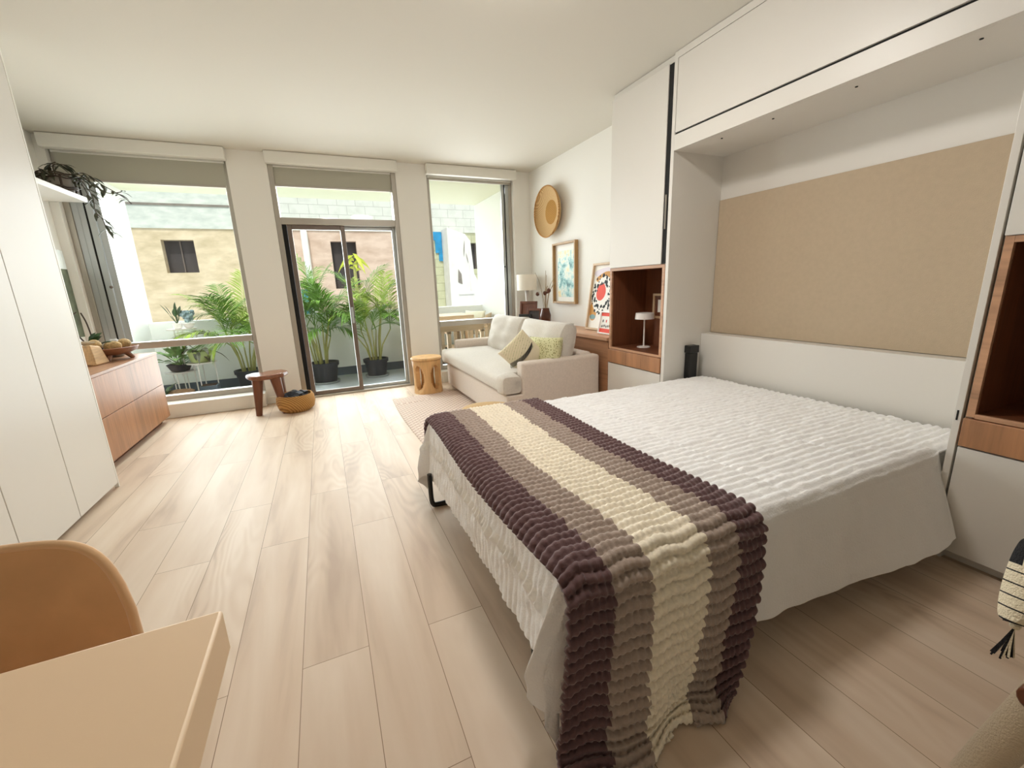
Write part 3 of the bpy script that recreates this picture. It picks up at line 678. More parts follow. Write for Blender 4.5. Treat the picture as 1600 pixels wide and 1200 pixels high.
for pts in ([(0, 0, .1), (-.05, -.10, .28), (-.09, -.16, .42), (-.13, -.19, .52)], [(0, 0, .1), (-.05, -.12, .2), (-.14, -.22, .38)], [(.02, .02, .1), (.0, .04, .3), (-.03, .06, .40)], [(-.06, -.11, .3), (-.05, -.10, .36), (-.01, -.06, .41)]):
    MB().tube(smooth_path([(ox+p[0], oy+p[1], CZ+p[2]) for p in pts]), .0055, 5).build('stem', M['stem'], oc)
bw = thing('wooden_bowl', 'shallow footed wooden bowl holding woven balls on the credenza', 'bowl', (-1.67, 4.62, CZ))
bc = (-1.67, 4.62, CZ)
MB().lathe([(.001, .045), (.09, .045), (.15, .075), (.165, .105), (.158, .107), (.14, .085), (.08, .06), (.001, .058)], bc, 30, wob=lambda a, z: .05*math.sin(3*a)).build('bowl_body', M['bowl'], bw)
for k in range(3):
    a = k*2.094+.5; MB().tube([(bc[0]+.12*math.cos(a), bc[1]+.12*math.sin(a), CZ), (bc[0]+.08*math.cos(a), bc[1]+.08*math.sin(a), CZ+.055)], [.016, .024], 8).build('foot', M['bowl'], bw)
for k, (dx, dy, dz, r_, lb) in enumerate(((-.085, -.075, .128, .045, 'largest pale woven ball at the near end of the wooden bowl'), (.02, -.02, .105, .042, 'round woven ball in the middle of the wooden bowl'), (.07, .045, .118, .042, 'round woven ball at the far end of the wooden bowl'), (-.04, .06, .10, .036, 'small woven ball at the back of the wooden bowl'), (.055, -.075, .115, .034, 'small woven ball at the front rim of the wooden bowl'))):
    tag(MB().ball((bc[0]+dx, bc[1]+dy, CZ+dz+.006), r_*1.1, 0, 16, bump=.12).build('woven_ball', M['ball']), lb, 'decorative ball', 'woven balls in the wooden bowl')
tag(MB().ball((-1.74, 4.86, CZ+.07), .095, 0, 20, (.75, 1.0, .85), .25).build('grey_stone', M['stone']), 'large smooth grey stone behind the wooden bowl on the credenza', 'stone')

# ------------------------------------------------------------------ objects by the door
st = thing('wooden_stool', 'low dark teak three legged stool with an irregular top by the left pier', 'stool', (-.62, 4.8, 0))
T_ = RT((-.60, 4.83, 0), rz=.3)
out = [(-.17, -.07), (-.12, -.15), (0, -.17), (.12, -.14), (.19, -.03), (.17, .1), (.05, .14), (-.03, .1), (-.1, .13), (-.18, .06)]
n_ = len(out)
MB().add([T_ @ Vector((x, y, .36)) for x, y in out]+[T_ @ Vector((x, y, .405)) for x, y in out], [tuple(range(n_-1, -1, -1)), tuple(range(n_, 2*n_))]+[(i, (i+1) % n_, (i+1) % n_+n_, i+n_) for i in range(n_)]).build('seat', M['teak_top'], st, bevel=.014, seg=3)
for x, y, dx, dy in ((-.1, -.06, -.04, -.02), (.05, -.1, .03, -.08), (.11, .06, .04, .03)):
    p0 = T_ @ Vector((x, y, .365)); p1 = T_ @ Vector((x+dx, y+dy, 0))
    MB().tube([p0, p0.lerp(p1, .5), p1], [.052, .038, .028], 10).build('leg', M['teak'], st)

bk = thing('woven_basket', 'round woven straw basket on the floor by the sliding door', 'basket', (-.37, 4.75, 0))
MB().lathe([(.001, .004), (.13, 0), (.165, .03), (.182, .09), (.176, .15), (.16, .175), (.15, .172), (.166, .145), (.17, .09), (.15, .035), (.001, .02)], (-.37, 4.75, 0), 40, wob=lambda a, z: .012*math.sin(9*a+z*60)).build('body', M['straw'], bk)
mb = MB()
for k in range(4):
    a = k*1.57+.3; mb.ball((-.37+.065*math.cos(a), 4.75+.065*math.sin(a), .155), .062, 0, 12, (1, 1, .7), .5)
mb.ball((-.37, 4.75, .145), .1, 0, 14, (1, 1, .6), .3)
tag(mb.build('dark_bundle', M['pot']), 'crumpled dark cloth filling the straw basket by the door', 'cloth')

# carved drum stool with pierced loops
ds = thing('carved_drum_stool', 'pale carved wood drum stool with oval openings beside the sofa', 'stool', (1.02, 4.78, 0))
cx, cy = 1.02, 4.78; R0 = .165
MB().lathe([(.001, .375), (R0-.02, .375), (R0+.004, .385), (R0+.012, .40), (R0+.004, .415), (.001, .42)], (cx, cy, 0), 36).build('top', M['tan'], ds)
mb = MB(); NA, NZ = 96, 44
def solidcell(a, z):
    # four tall ovals pierced through the wall
    k = (a/(PI/2)+.15) % 1-.5
    return (k*(PI/2)*R0/.083)**2+((z-.185)/.14)**2 > 1
def wallp(i, j, inner):
    a = 2*PI*i/NA; z = .38*j/NZ; k = ((a/(PI/2)+.15) % 1)-.5
    q = ((k*(PI/2)*R0/.083)**2+((z-.185)/.14)**2)**.5
    r_ = R0-(.016*math.exp(-((q-1)/.22)**2))-(.01*math.sin(PI*z/.38))
    if inner: r_ -= .05
    return (cx+r_*math.cos(a), cy+r_*math.sin(a), z)
cells = {(i, j) for i in range(NA) for j in range(NZ) if solidcell(2*PI*(i+.5)/NA, .38*(j+.5)/NZ)}
vid = {}
def vv(i, j, inn):
    key = (i % NA, j, inn)
    if key not in vid: vid[key] = len(mb.v); mb.v.append(wallp(i % NA, j, inn))
    return vid[key]
for i, j in cells:
    mb.f.append((vv(i, j, 0), vv(i+1, j, 0), vv(i+1, j+1, 0), vv(i, j+1, 0))); mb.f.append((vv(i, j, 1), vv(i, j+1, 1), vv(i+1, j+1, 1), vv(i+1, j, 1)))
    for di, dj, e1, e2 in ((1, 0, (1, 0), (1, 1)), (-1, 0, (0, 1), (0, 0)), (0, 1, (1, 1), (0, 1)), (0, -1, (0, 0), (1, 0))):
        nb_ = ((i+di) % NA, j+dj)
        if nb_ not in cells: mb.f.append((vv(i+e1[0], j+e1[1], 0), vv(i+e1[0], j+e1[1], 1), vv(i+e2[0], j+e2[1], 1), vv(i+e2[0], j+e2[1], 0)))
mb.m = [0]*len(mb.f)
mb.build('pierced_body', M['tan'], ds, angle=60)
MB().lathe([(.085, .0), (.075, .1), (.07, .2), (.085, .376)], (cx, cy, 0), 20).build('core', M['tan_in'], ds)

# rug, pouf
def rugf(a, b):
    x = .57+a*1.5; y = 2.45+b*2.17
    return (x+.012*math.sin(b*7), y+.01*math.sin(a*5), .006+.006*math.exp(-((y-4.36-.05*(x-.57))/.012)**2)*(1 if x < .98 else 0))
tag(MB().grid(rugf, 60, 120).build('area_rug', M['rug'], solid=.006), 'beige rug with small diamond pattern in front of the sofa', 'rug')
pf = thing('straw_pouf', 'round woven straw pouf between the bed and the sofa', 'pouf', (1.0, 2.72, .008))
MB().lathe([(.001, .0), (.2, .0), (.255, .06), (.27, .15), (.25, .25), (.19, .315), (.1, .335), (.001, .33)], (1.0, 2.72, .008), 40, wob=lambda a, z: .02*math.sin(3*a+1)).build('body', M['straw2'], pf)

# ------------------------------------------------------------------ sofa
so = thing('sofa', 'oat linen sofa with a bench seat and two loose back cushions', 'sofa', (1.8, 4.02, .008))
def slab(mb, outline, z0, z1):
    k = len(outline); return mb.add([(x, y, z0) for x, y in outline]+[(x, y, z1) for x, y in outline], [tuple(range(k-1, -1, -1)), tuple(range(k, 2*k))]+[(i, (i+1) % k, (i+1) % k+k, i+k) for i in range(k)])
b_out = [(1.29, 3.06), (2.2, 3.06), (2.2, 4.99), (1.42, 4.99), (1.33, 4.95), (1.285, 4.86)]
slab(MB(), b_out, .045, .292).build('base', M['linen2'], so, bevel=.012)
for x, y in ((1.42, 3.2), (2.08, 3.2), (1.42, 4.8), (2.08, 4.8)): MB().lathe([(.03, 0), (.035, .04)], (x, y, .012), 12).build('foot', M['black'], so)
bx(1.43, 2.2, 3.055, 3.165, .03, .555).build('arm', M['linen2'], so, bevel=.022, seg=3)
bx(1.43, 2.2, 4.885, 4.995, .293, .555).build('arm', M['linen2'], so, bevel=.022, seg=3)
bx(2.06, 2.2, 3.17, 4.88, .293, .565).build('back', M['linen2'], so, bevel=.03, seg=3)
# bench cushion: front roll wraps in front of the arms
def benchf(a, b):
    """closed cross-section swept along y: b runs along the length, a round the section"""
    y = 3.06+1.92*b; e_ = min(1, min(b, 1-b)/.045)**.5
    x_back = 2.04; x_front = 1.245
    th = 2*PI*a; c_, s_ = math.cos(th), math.sin(th)
    sx = abs(c_)**.32*(1 if c_ > 0 else -1); sz = abs(s_)**.55*(1 if s_ > 0 else -1)
    lo = x_front+.015*(1-e_); hi = x_back if .06 < b < .94 else 1.425
    xm = (lo+hi)/2; xh = (hi-lo)/2; x = xm+xh*sx
    z = .378+(.086*(.82+.18*e_))*sz
    z += .012*math.sin(PI*b)*max(0, sz)*(1-((x-1.6)/.4)**2)+.005*noise.noise(Vector((x*6, y*5, 1)))*max(0, sz)
    return (x, y, z)
mb = MB(); ys = 72; mb.grid(benchf, 48, ys)
w = 49
mb.f.append(tuple(range(w-2, -1, -1))); mb.f.append(tuple(ys*w+i for i in range(w-1))); mb.m += [0, 0]
mb.build('seat_cushion', M['linen'], so, weld=True, angle=60)
for yc, nm, dz in ((4.43, 0, 0), (3.575, 1, -.005)):
    T = basis((1.92, yc, .625+dz), (0, -1, 0), (.28, 0, 1)); MB().pillow(T, (.87 if nm == 0 else .89), .45, .28, 0, 22, .03, .27, wr=.03).build('back_cushion', M['linen'], so, weld=True)
# throw pillows
pl = thing('throw_pillow', 'cream leaf print pillow with a black fringe leaning on the sofa arm', 'pillow', (1.62, 3.38, .47))
T = basis((1.575, 3.345, .585), Vector((.55, -.44, -.70)), Vector((.60, -.02, .80)))
def lines(a, b): return 1 if (abs(((a-.5)*.9+(b-.5)*.5)*14 % 1-.5) < .12 and .08 < b < .92 and a < .62) else 0
MB().pillow(T, .31, .31, .14, 0, 60, .05, .36, mfn=lines).build('cover', [M['ivory'], M['moss']], pl, weld=True)
mb = MB()
for k in range(26):
    q = k/25; p = Vector((-.165+.0*q, -.16+.33*q, .035*math.sin(PI*q)+.02)); p2 = p+Vector((.0, -.0, .0))
    x = -.01+.03*math.sin(q*3); y = -.14+.26*q; z = .07*((1-(2*x/.31)**2)*max(0, 1-(2*y/.31)**2))**.36+.003
    mb.tube([T @ Vector((x, y, z)), T @ Vector((x+.035, y-.025, z*.98+.004))], .0032, 4)
mb.build('fringe', M['fringe'], pl)
tag(MB().pillow(basis((1.76, 3.3, .585), (.25, -1, .05), (.3, .05, .9)), .44, .28, .15, 0, 22).build('throw_pillow', M['moss'], weld=True), 'tufted moss green pillow behind the leaf print pillow', 'pillow')

# ------------------------------------------------------------------ console behind the sofa
CT = .705
co = thing('console_cabinet', 'long low walnut console along the right wall behind the sofa', 'console', (2.42, 4.08, 0))
bx(2.24, XR-.004, 2.99, 5.17, .0, CT-.03).build('body', M['walnut_y'], co)
bx(2.222, XR-.004, 2.985, 5.18, CT-.03, CT).build('top', M['walnut_edge'], co, bevel=.002)
tl = thing('table_lamp', 'table lamp with a white drum shade in the corner by the window', 'lamp', (2.44, 4.98, CT))
lc = (2.44, 4.98, CT)
MB().lathe([(.001, 0), (.07, 0), (.07, .012), (.02, .02), (.001, .022)], lc, 24).build('base', M['brass'], tl)
MB().lathe([(.014, .018), (.02, .06), (.012, .16), (.018, .26), (.022, .30), (.028, .40), (.012, .43)], lc, 20).build('stem', M['white'], tl)
MB().lathe([(.128, .405), (.128, .60), (.122, .60), (.122, .405)], lc, 36).build('lamp_shade', M['shade'], tl)
def picture(name, label, c, w, h, yaw_n, lean, fmat, bar, depth, cat='picture', group=None):
    """frame standing on / hung at c = bottom centre, facing -x; returns (thing, T) with local x along the picture, y up, z out of the picture"""
    e = thing(name, label, cat, c, group)
    nx = Vector((-math.cos(yaw_n), -math.sin(yaw_n), 0)); ex = Vector((0, 0, 1)).cross(nx)
    T = basis(c, ex, Vector((0, 0, 1))-nx*lean)
    mb = MB()
    mb.box(-w/2, -w/2+bar, 0, h, 0, depth, 0, T); mb.box(w/2-bar, w/2, 0, h, 0, depth, 0, T); mb.box(-w/2+bar, w/2-bar, 0, bar, 0, depth, 0, T); mb.box(-w/2+bar, w/2-bar, h-bar, h, 0, depth, 0, T)
    mb.build('frame', fmat, e, bevel=.002)
    return e, T
def sheet(T, x0, x1, y0, y1, z=.008): return MB().box(x0, x1, y0, y1, .002, z, 0, T)
def disc(mb, T, x, y, rx, ry, z, m, n=18, irr=0, th=.0008):
    """a flat printed blot"""
    ps = [T @ Vector((x+rx*(1+irr*math.sin(3*a+x*40))*math.cos(a), y+ry*(1+irr*math.cos(2*a+y*31))*math.sin(a), z)) for a in [2*PI*k/n for k in range(n)]]
    mb.add(ps, [tuple(range(n))], m)
# watercolour on the wall
e, T = picture('framed_watercolour', 'gilt framed abstract teal and gold watercolour on the right wall', (XR-.002, 4.30, .95), .50, .685, 0, 0, M['oakd'], .022, .045, 'picture')
sheet(T, -.23, .23, .02, .665).build('mount', M['paper'], e)
MB().box(-.175, .175, .075, .595, .008, .0095, 0, T).build('painting', M['wash'], e)
# big leaning print
e, T = picture('framed_print', 'tall oak framed print with a coral circle and black spots leaning on the wall', (2.50, 3.42, CT+.001), .56, .66, 0, .15, M['oak'], .02, .03)
sheet(T, -.262, .262, .018, .642).build('paper', M['paper'], e)
mb = MB(); random.seed(4); z = .0088
disc(mb, T, -.02, .56, .23, .06, z-.0003, 3, 24, .05); disc(mb, T, -.03, .50, .17, .07, z-.0002, 2, 24, .12); disc(mb, T, -.2, .2, .06, .12, z-.0002, 2, 20, .1); disc(mb, T, .18, .26, .06, .16, z-.0002, 2, 20, .1); disc(mb, T, -.2, .13, .05, .025, z, 4, 18)
disc(mb, T, -.075, .345, .165, .185, z, 5, 30, .04)
disc(mb, T, -.11, .38, .075, .088, z+.0005, 0, 30, .04)
for k in range(84):
    a = k*2.39996; q = random.uniform(.10, .185); r_ = random.uniform(.007, .017)
    disc(mb, T, max(-.24, -.085+q*math.cos(a)*.95), .355+q*math.sin(a)*1.05, r_, r_*1.15, z+.0006, 1, 10, .15)
mb.build('print', [M['red'], M['ink'], M['ochre'], M['lilac'], M['tealink'], M['paper']], e, smooth=False)
# small leaning print in front
e, T = picture('framed_print', 'small white framed print with coral bands leaning in front of the tall print', (2.36, 3.17, CT+.001), .26, .21, .0, .2, M['white'], .014, .02)
sheet(T, -.118, .118, .012, .198).build('paper', M['paper'], e)
mb = MB(); mb.box(-.116, .116, .012, .05, .008, .0092, 0, T); mb.box(-.116, .116, .165, .198, .008, .0092, 0, T)
for k in range(9): disc(mb, T, -.09+k*.022, .07+.004*(k % 3), .007, .011, .0092, 1, 10, .1)
for k in range(4): disc(mb, T, -.08+k*.05, .12, .008, .014, .0092, 0 if k % 2 else 1, 10, .1)
mb.build('print', [M['red'], M['ink']], e, smooth=False)
# three photo frames by the lamp
def easel_frame(label, c, w, h, yaw, lean, fm, photo):
    e, T = picture('photo_frame', label, c, w, h, yaw, lean, fm, .028, .018, 'photo frame', 'photo frames beside the table lamp')
    sheet(T, -w/2+.02, w/2-.02, .02, h-.02).build('photo', photo, e)
    MB().box(-.02, .02, .0, h*.75, -.004, .0, 0, T).build('backing', fm, e)
    return e
easel_frame('largest red brown photo frame standing closest to the lamp', (2.37, 4.83, CT+.001), .25, .27, .55, .14, M['redwood'], M['redwood'])
easel_frame('middle sized carved brown frame in front of the largest one', (2.34, 4.60, CT+.001), .21, .19, .5, .14, M['redwood'], M['boards'])
easel_frame('smallest black framed photo at the front of the console frames', (2.265, 4.70, CT+.001), .17, .12, .6, .14, M['black'], M['stone'])
vs = thing('ceramic_vase', 'dark brown glazed vase with dried stems on the console', 'vase', (2.38, 4.38, CT))
MB().lathe([(.001, 0), (.045, 0), (.062, .06), (.064, .12), (.046, .18), (.044, .2), (.038, .2), (.04, .17), (.001, .03)], (2.38, 4.38, CT), 28).build('body', M['vase'], vs)
dr = thing('dried_branches', 'dry curling stems and seed pods standing in the brown vase', 'dried flowers', (2.38, 4.38, CT+.04))
random.seed(14)
for k in range(11):
    a = random.uniform(0, 2*PI); sp = random.uniform(.08, .24); hh = random.uniform(.25, .5)
    p = [(2.38, 4.38, CT+.04), (2.38+.02*math.cos(a), 4.38+.02*math.sin(a), CT+.2), (2.38+sp*.5*math.cos(a)*.7, 4.38+sp*.6*math.sin(a), CT+.2+hh*.55), (min(2.58, 2.38+sp*math.cos(a)*.8), 4.38+sp*1.3*math.sin(a), CT+.2+hh*(.9 if k % 3 else .45))]
    MB().tube(smooth_path(p), .0028, 5).build('stem', M['dried'], dr)
    if k % 3 == 0: MB().ball(p[-1], .022, 0, 10, (1, 1, 1.1), .3).build('seed_pod', M['pod'], dr)
# woven plate
pw = thing('woven_wall_plate', 'large shallow woven basket plate hanging high on the right wall', 'wall basket', (XR-.05, 4.62, 2.0))
Tw = basis((XR-.003, 4.60, 2.0), (0, -1, 0), (0, 0, 1))
MB().lathe([(.001, .02), (.12, .02), (.135, .022)], (0, 0, 0), 40, 0, Tw @ Matrix.Scale(1.0, 4)).build('centre', M['straw_c'], pw)
wv = lambda a, z: .03*math.cos(2*a+.5)
MB().lathe([(.134, .0215), (.2, .03), (.262, .06), (.285, .085), (.292, .085), (.275, .05), (.21, .012), (.12, .0)], (0, 0, 0), 48, 0, Tw, wv).build('rim', M['straw2'], pw)
MB().tube([Tw @ Vector((.289*(1+wv(a, 0))*math.cos(a), .289*(1+wv(a, 0))*math.sin(a), .087)) for a in [2*PI*k/48 for k in range(49)]], .008, 6, caps=False).build('edge_binding', M['straw'], pw)

# ------------------------------------------------------------------ murphy bed wall
XB = 2.69
def tower(y0, y1, label, gap_side):
    e = thing('cabinet_tower', label, 'cabinet', ((XC+XB)/2, (y0+y1)/2, 0), 'cabinet towers beside the wall bed')
    t_ = .018; xf = XC+.02
    lim = XB if y1 < 2 else XR-.003
    b_ = MB()
    b_.box(xf, lim, y0, y0+t_, 0, H-.003); b_.box(xf, lim, y1-t_, y1, 0, H-.003)
    b_.box(xf, lim, y0+t_, y1-t_, H-.04, H-.003); b_.box(lim-.01, lim, y0+t_, y1-t_, .06, H-.04)
    b_.box(xf, lim, y0+t_, y1-t_, .48, .497); b_.box(xf, lim, y0+t_, y1-t_, 1.282, 1.30)
    b_.build('carcass', M['lam'], e)
    gy0, gy1 = (y0+.004, y1-.004)
    if y1 > 2: gy0 = y0+.042          # dark shadow gap beside the wall bed
    bx(XC, xf, gy0, gy1, 1.287, H-.045).build('upper_door', M['lam'], e, bevel=.0015)
    bx(XC, xf, y0+.004, y1-.004, .05, .495).build('lower_door', M['lam'], e, bevel=.0015)
    bx(XC+.05, xf+.06, y0+.018, y1-.018, 0, .05).build('toe_kick', M['lam'], e)
    n = MB(); a, b2 = y0+t_, y1-t_
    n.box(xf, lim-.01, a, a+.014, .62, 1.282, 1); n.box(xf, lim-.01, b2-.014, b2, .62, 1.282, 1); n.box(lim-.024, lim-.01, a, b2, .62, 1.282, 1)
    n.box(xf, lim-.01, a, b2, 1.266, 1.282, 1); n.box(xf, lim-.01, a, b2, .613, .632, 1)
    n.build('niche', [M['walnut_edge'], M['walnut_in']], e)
    m = MB(); m.box(XC+.004, xf, y0+.006, y0+.03, .62, 1.285); m.box(XC+.004, xf, y1-.03, y1-.006, .62, 1.285); m.box(XC+.004, xf, y0+.03, y1-.03, 1.262, 1.285); m.box(XC+.004, xf, y0+.03, y1-.03, .617, .634)
    m.build('niche_edging', M['walnut_edge'], e, bevel=.001)
    bx(XC-.006, xf, y0+.004, y1-.004, .502, .614).build('drawer', M['walnut'], e, bevel=.0015)
    return e
ta = tower(2.335, 2.968, 'white cabinet tower with a walnut niche left of the wall bed', 1)
bx(XC+.006, XC+.02, 2.34, 2.376, 1.29, H-.05).build('shadow_gap', M['dark'], ta)
MB().tube([(XC+.004, 2.358, 1.52), (XC+.004, 2.358, 1.74)], .006, 6).build('lock_rod', M['alu'], ta)
tb = tower(.08, .712, 'white cabinet tower with a walnut niche right of the wall bed', 0)

mc = thing('bed_cabinet', 'white built-in wall bed surround with a beige back panel', 'wall bed cabinet', (2.45, 1.52, 0))
bx(XC, XB, 2.303, 2.331, 0, H-.003).build('side_panel', M['lam'], mc, bevel=.001)
bx(XC, XB, .716, .738, 0, H-.003).build('side_panel', M['lam'], mc, bevel=.001)
bx(XC+.03, XB, .738, 2.303, 1.995, 2.02).build('soffit', M['lam'], mc)
bx(XC, XC+.03, .738, 2.303, 1.995, 2.088).build('header_rail', M['lam'], mc, bevel=.001)
bx(XC, XC+.02, .742, 2.299, 2.1, H-.045).build('upper_flap', M['lam'], mc, bevel=.0015)
bx(XC+.012, XC+.03, .738, 2.303, 2.088, 2.12).build('shadow_gap', M['dark'], mc)
bx(XC, XC+.02, .738, 2.303, H-.042, H-.003).build('filler', M['lam'], mc)
bx(XB-.012, XB, .738, 2.303, .0, 1.995).build('back_panel', M['lam'], mc)
bx(XB-.022, XB-.012, .742, 2.300, .78, 1.71).build('beige_panel', M['beige'], mc, bevel=.002)
bx(XB-.115, XB-.022, .74, 2.301, .44, .778).build('ledge', M['lam'], mc, bevel=.0015)
for y in (2.02, 1.70, 1.31, .91):
    MB().lathe([(.001, 0), (.006, 0), (.006, .004)], (XC+.10, y, 1.992), 10).build('screw_hole', M['dark'], mc)
bx(XC-.001, XC+.001, .725, .731, .60, .64).build('lock_slot', M['dark'], mc)

# niche lamp and frame
nl = thing('desk_lamp', 'slim white mushroom lamp in the niche left of the bed', 'lamp', (2.43, 2.745, .634))
lc = (2.42, 2.745, .634)
MB().lathe([(.001, 0), (.055, 0), (.055, .006), (.012, .01), (.001, .01)], lc, 28).build('base', M['white'], nl)
MB().lathe([(.0065, .008), (.0065, .27)], lc, 12).build('stem', M['white'], nl)
MB().lathe([(.078, .235), (.072, .285), (.001, .288), (.001, .28), (.07, .279), (.074, .236)], lc, 32).build('lamp_shade', M['white'], nl)
e = thing('framed_picture', 'small pale framed picture leaning in the niche behind the lamp', 'picture', (2.54, 2.672, .634))
Tn = basis((2.535, 2.672, .87), (0, -1, 0), (0, 0, 1))
frb = MB()
for q in ((-.09, -.072, 0, .2), (.072, .09, 0, .2), (-.072, .072, 0, .018), (-.072, .072, .182, .2)): frb.box(q[0], q[1], q[2], q[3], 0, .02, 0, Tn)
frb.build('frame', M['oak'], e)
MB().box(-.073, .073, .017, .183, .0, .008, 0, Tn).build('mount', M['redwood'], e)
MB().box(-.04, .04, .05, .15, .008, .010, 0, Tn).build('picture_print', M['paper'], e)
bk_ = MB(); bk_.box(-.06, .06, -.236, 0, 0, .02, 0, Tn)
bk_.build('stand', M['walnut_in'], e)

# ------------------------------------------------------------------ bed
BZ = .455; XF = .46; XH = 2.55; Y0 = .775; Y1 = 2.235
bd = thing('fold_down_bed', 'folded down wall bed with a black steel leg', 'bed', (1.5, 1.5, 0))
bx(XF+.06, XH+.02, Y0+.02, Y1-.02, .19, .235).build('bed_base', M['lam'], bd)
bx(XF+.03, XH, Y0+.012, Y1-.012, .236, BZ-.012).build('mattress', M['matt'], bd, bevel=.04, seg=4)
for y, xo in ((2.11, 0), (.98, .06)):
    MB().tube(smooth_path([(.415+xo, y, .2), (.415+xo, y, .06), (.423+xo, y, .022), (.45+xo, y, .014), (.62, y, .014), (.86, y, .014), (.89, y, .022), (.898, y, .06), (.898, y, .2)], 4), .0135, 10).build('leg', M['black'], bd)
    MB().lathe([(.01, 0), (.01, .012)], (.52, y, 0), 10).lathe([(.01, 0), (.01, .012)], (.82, y, 0), 10).build('glide', M['black'], bd)
bp_ = bx(2.42, 2.50, 2.25, 2.30, .20, .645).build('lift_piston_cover', M['black'], bd, bevel=.006)
bx(2.415, 2.505, 2.245, 2.302, .645, .70).build('bracket', M['black'], bd, bevel=.004)

# quilt: one cloth draped over foot, near and far sides
HANG = .335
def drape(d, r=.05, fl=.07):
    """arc-length d past the fold -> (outward offset, drop)"""
    if d <= 0: return 0, 0
    q = r*PI/2
    if d < q: return r*math.sin(d/r), r*(1-math.cos(d/r))
    return r+(d-q)*fl, r+(d-q)*(1-fl*fl*.5)
def sstep(t): t = max(0, min(1, t)); return t*t*(3-2*t)
XZ = XH-.03; XF0 = XF+.05; YN = Y0+.03; YFA = Y1-.03
def quiltp(x, y):
    """flat cloth coordinates -> position; x<XF0 hangs over the foot, y<YN over the near side"""
    a = max(0, XF0-x); b = max(0, YN-y); c = max(0, y-YFA)
    hm = sstep((2.235-x)/.03)
    if b > 0: b = b*hm+min(b, .05)*(1-hm)
    if c > 0: c = c*hm+min(c, .05)*(1-hm)
    side = b if b > 0 else c; sg = -1 if b > 0 else 1
    px, py = max(x, XF0), min(max(y, YN), YFA)
    d = math.hypot(a, side)
    dx = dy = 0; drop = 0
    if d > 0:
        fl = .07 if b <= 0 or a > 0 else .08+.27*sstep((x-1.1)/1.0)
        o, drop = drape(d, .05, fl)
        dx, dy = -o*a/d, sg*o*side/d
        if a > 0 and side > 0:   # corner: cloth falls in a soft cone with folds
            an = math.atan2(side, a); g = .05*math.sin(an*2)*min(1, d/.3)*(1+.7*math.sin(an*6))
            dx -= g*(1.7 if sg < 0 else 1.4)
            if sg < 0: dy += g*.5
    z = BZ+.012-drop
    # quilted channels run along x, cross seams every so often
    ch = abs(math.sin(PI*(y+.008*noise.noise(Vector((x*3, y*2, 0))))/.036))
    pf = .009*(ch**.7)+.004*noise.noise(Vector((x*9, y*16, 2)))+.005*noise.noise(Vector((x*22, y*34, 5)))+.003*noise.noise(Vector((x*55, y*60, 6)))
    pf -= .006*math.exp(-((((x-.1) % .5)-.25)/.006)**2)
    w = .010*noise.noise(Vector((x*5, y*4, 8)))+.006*noise.noise(Vector((x*13, y*12, 3)))
    gx = (x-(XF0-.17))/.02; gather = math.exp(-gx*gx)*.014*math.sin(y*190+3*math.sin(y*23)+x*40) if y > Y0 else 0
    gh = math.exp(-((x-(XZ-.06))/.014)**2)*.006*math.sin(y*170+2*math.sin(y*31))
    hn = min(1, d/.12)
    if d <= 0: return Vector((px, py, z+pf+.3*w+gh))
    nx, ny = -a/d, sg*side/d
    if side > 0 and a == 0: w += .006*math.sin(x*17+1.5*math.sin(x*5))*hn
    q = (pf*(.7 if a > 0 and side == 0 else .12)+w*(1.3 if a > 0 else .8)*hn+gather)
    return Vector((px+dx+nx*q*hn, py+dy+ny*q*hn, z+pf*(1-hn)+(.012*noise.noise(Vector((x*7, y*7, 4))))*hn*min(1, d/.3)))
XA, XZ, YA, YZ = XF+.05-.345, XH-.03, Y0+.03-.395, Y1-.03+.30
NXq, NYq = 270, 380
mb = MB()
def satinf(i, j):
    x = XA+(XZ-XA)*i; y = YA+(YZ-YA)*j
    if abs(x-(XF+.05-.17)) < .019 and y > Y0: return 1
    if abs(x-(XZ-.06)) < .012 and .8 < y < 2.15: return 1
    return 0
mb.grid(lambda a, b: quiltp(XA+(XZ-XA)*a, YA+(YZ-YA)*b), NXq, NYq, 0, satinf)
# gathers on the satin bands
qt = mb.build('bed_quilt', [M['quilt'], M['satin']], angle=180)
tag(qt, 'white channel stitched quilt draped over the wall bed', 'quilt')
# a corner of the sheet under the quilt hangs out at the near foot corner
def sheetf(a, b):
    an = (a-.06)*PI/2*.95+.0; d = .05+.33*b*(.75+.25*math.sin(PI*a))
    o = .05+d*.05+.01*math.sin(a*9)*b
    x = XF+.05-o*math.cos(an)+(0); y = Y0+.03-o*math.sin(an)
    return Vector((x-.03*b, y+.015*b, BZ-.03-d))
tag(MB().grid(sheetf, 24, 24).build('bed_sheet', M['sheet'], solid=.002), 'pale pink sheet corner peeking out under the quilt at the near foot of the bed', 'sheet')

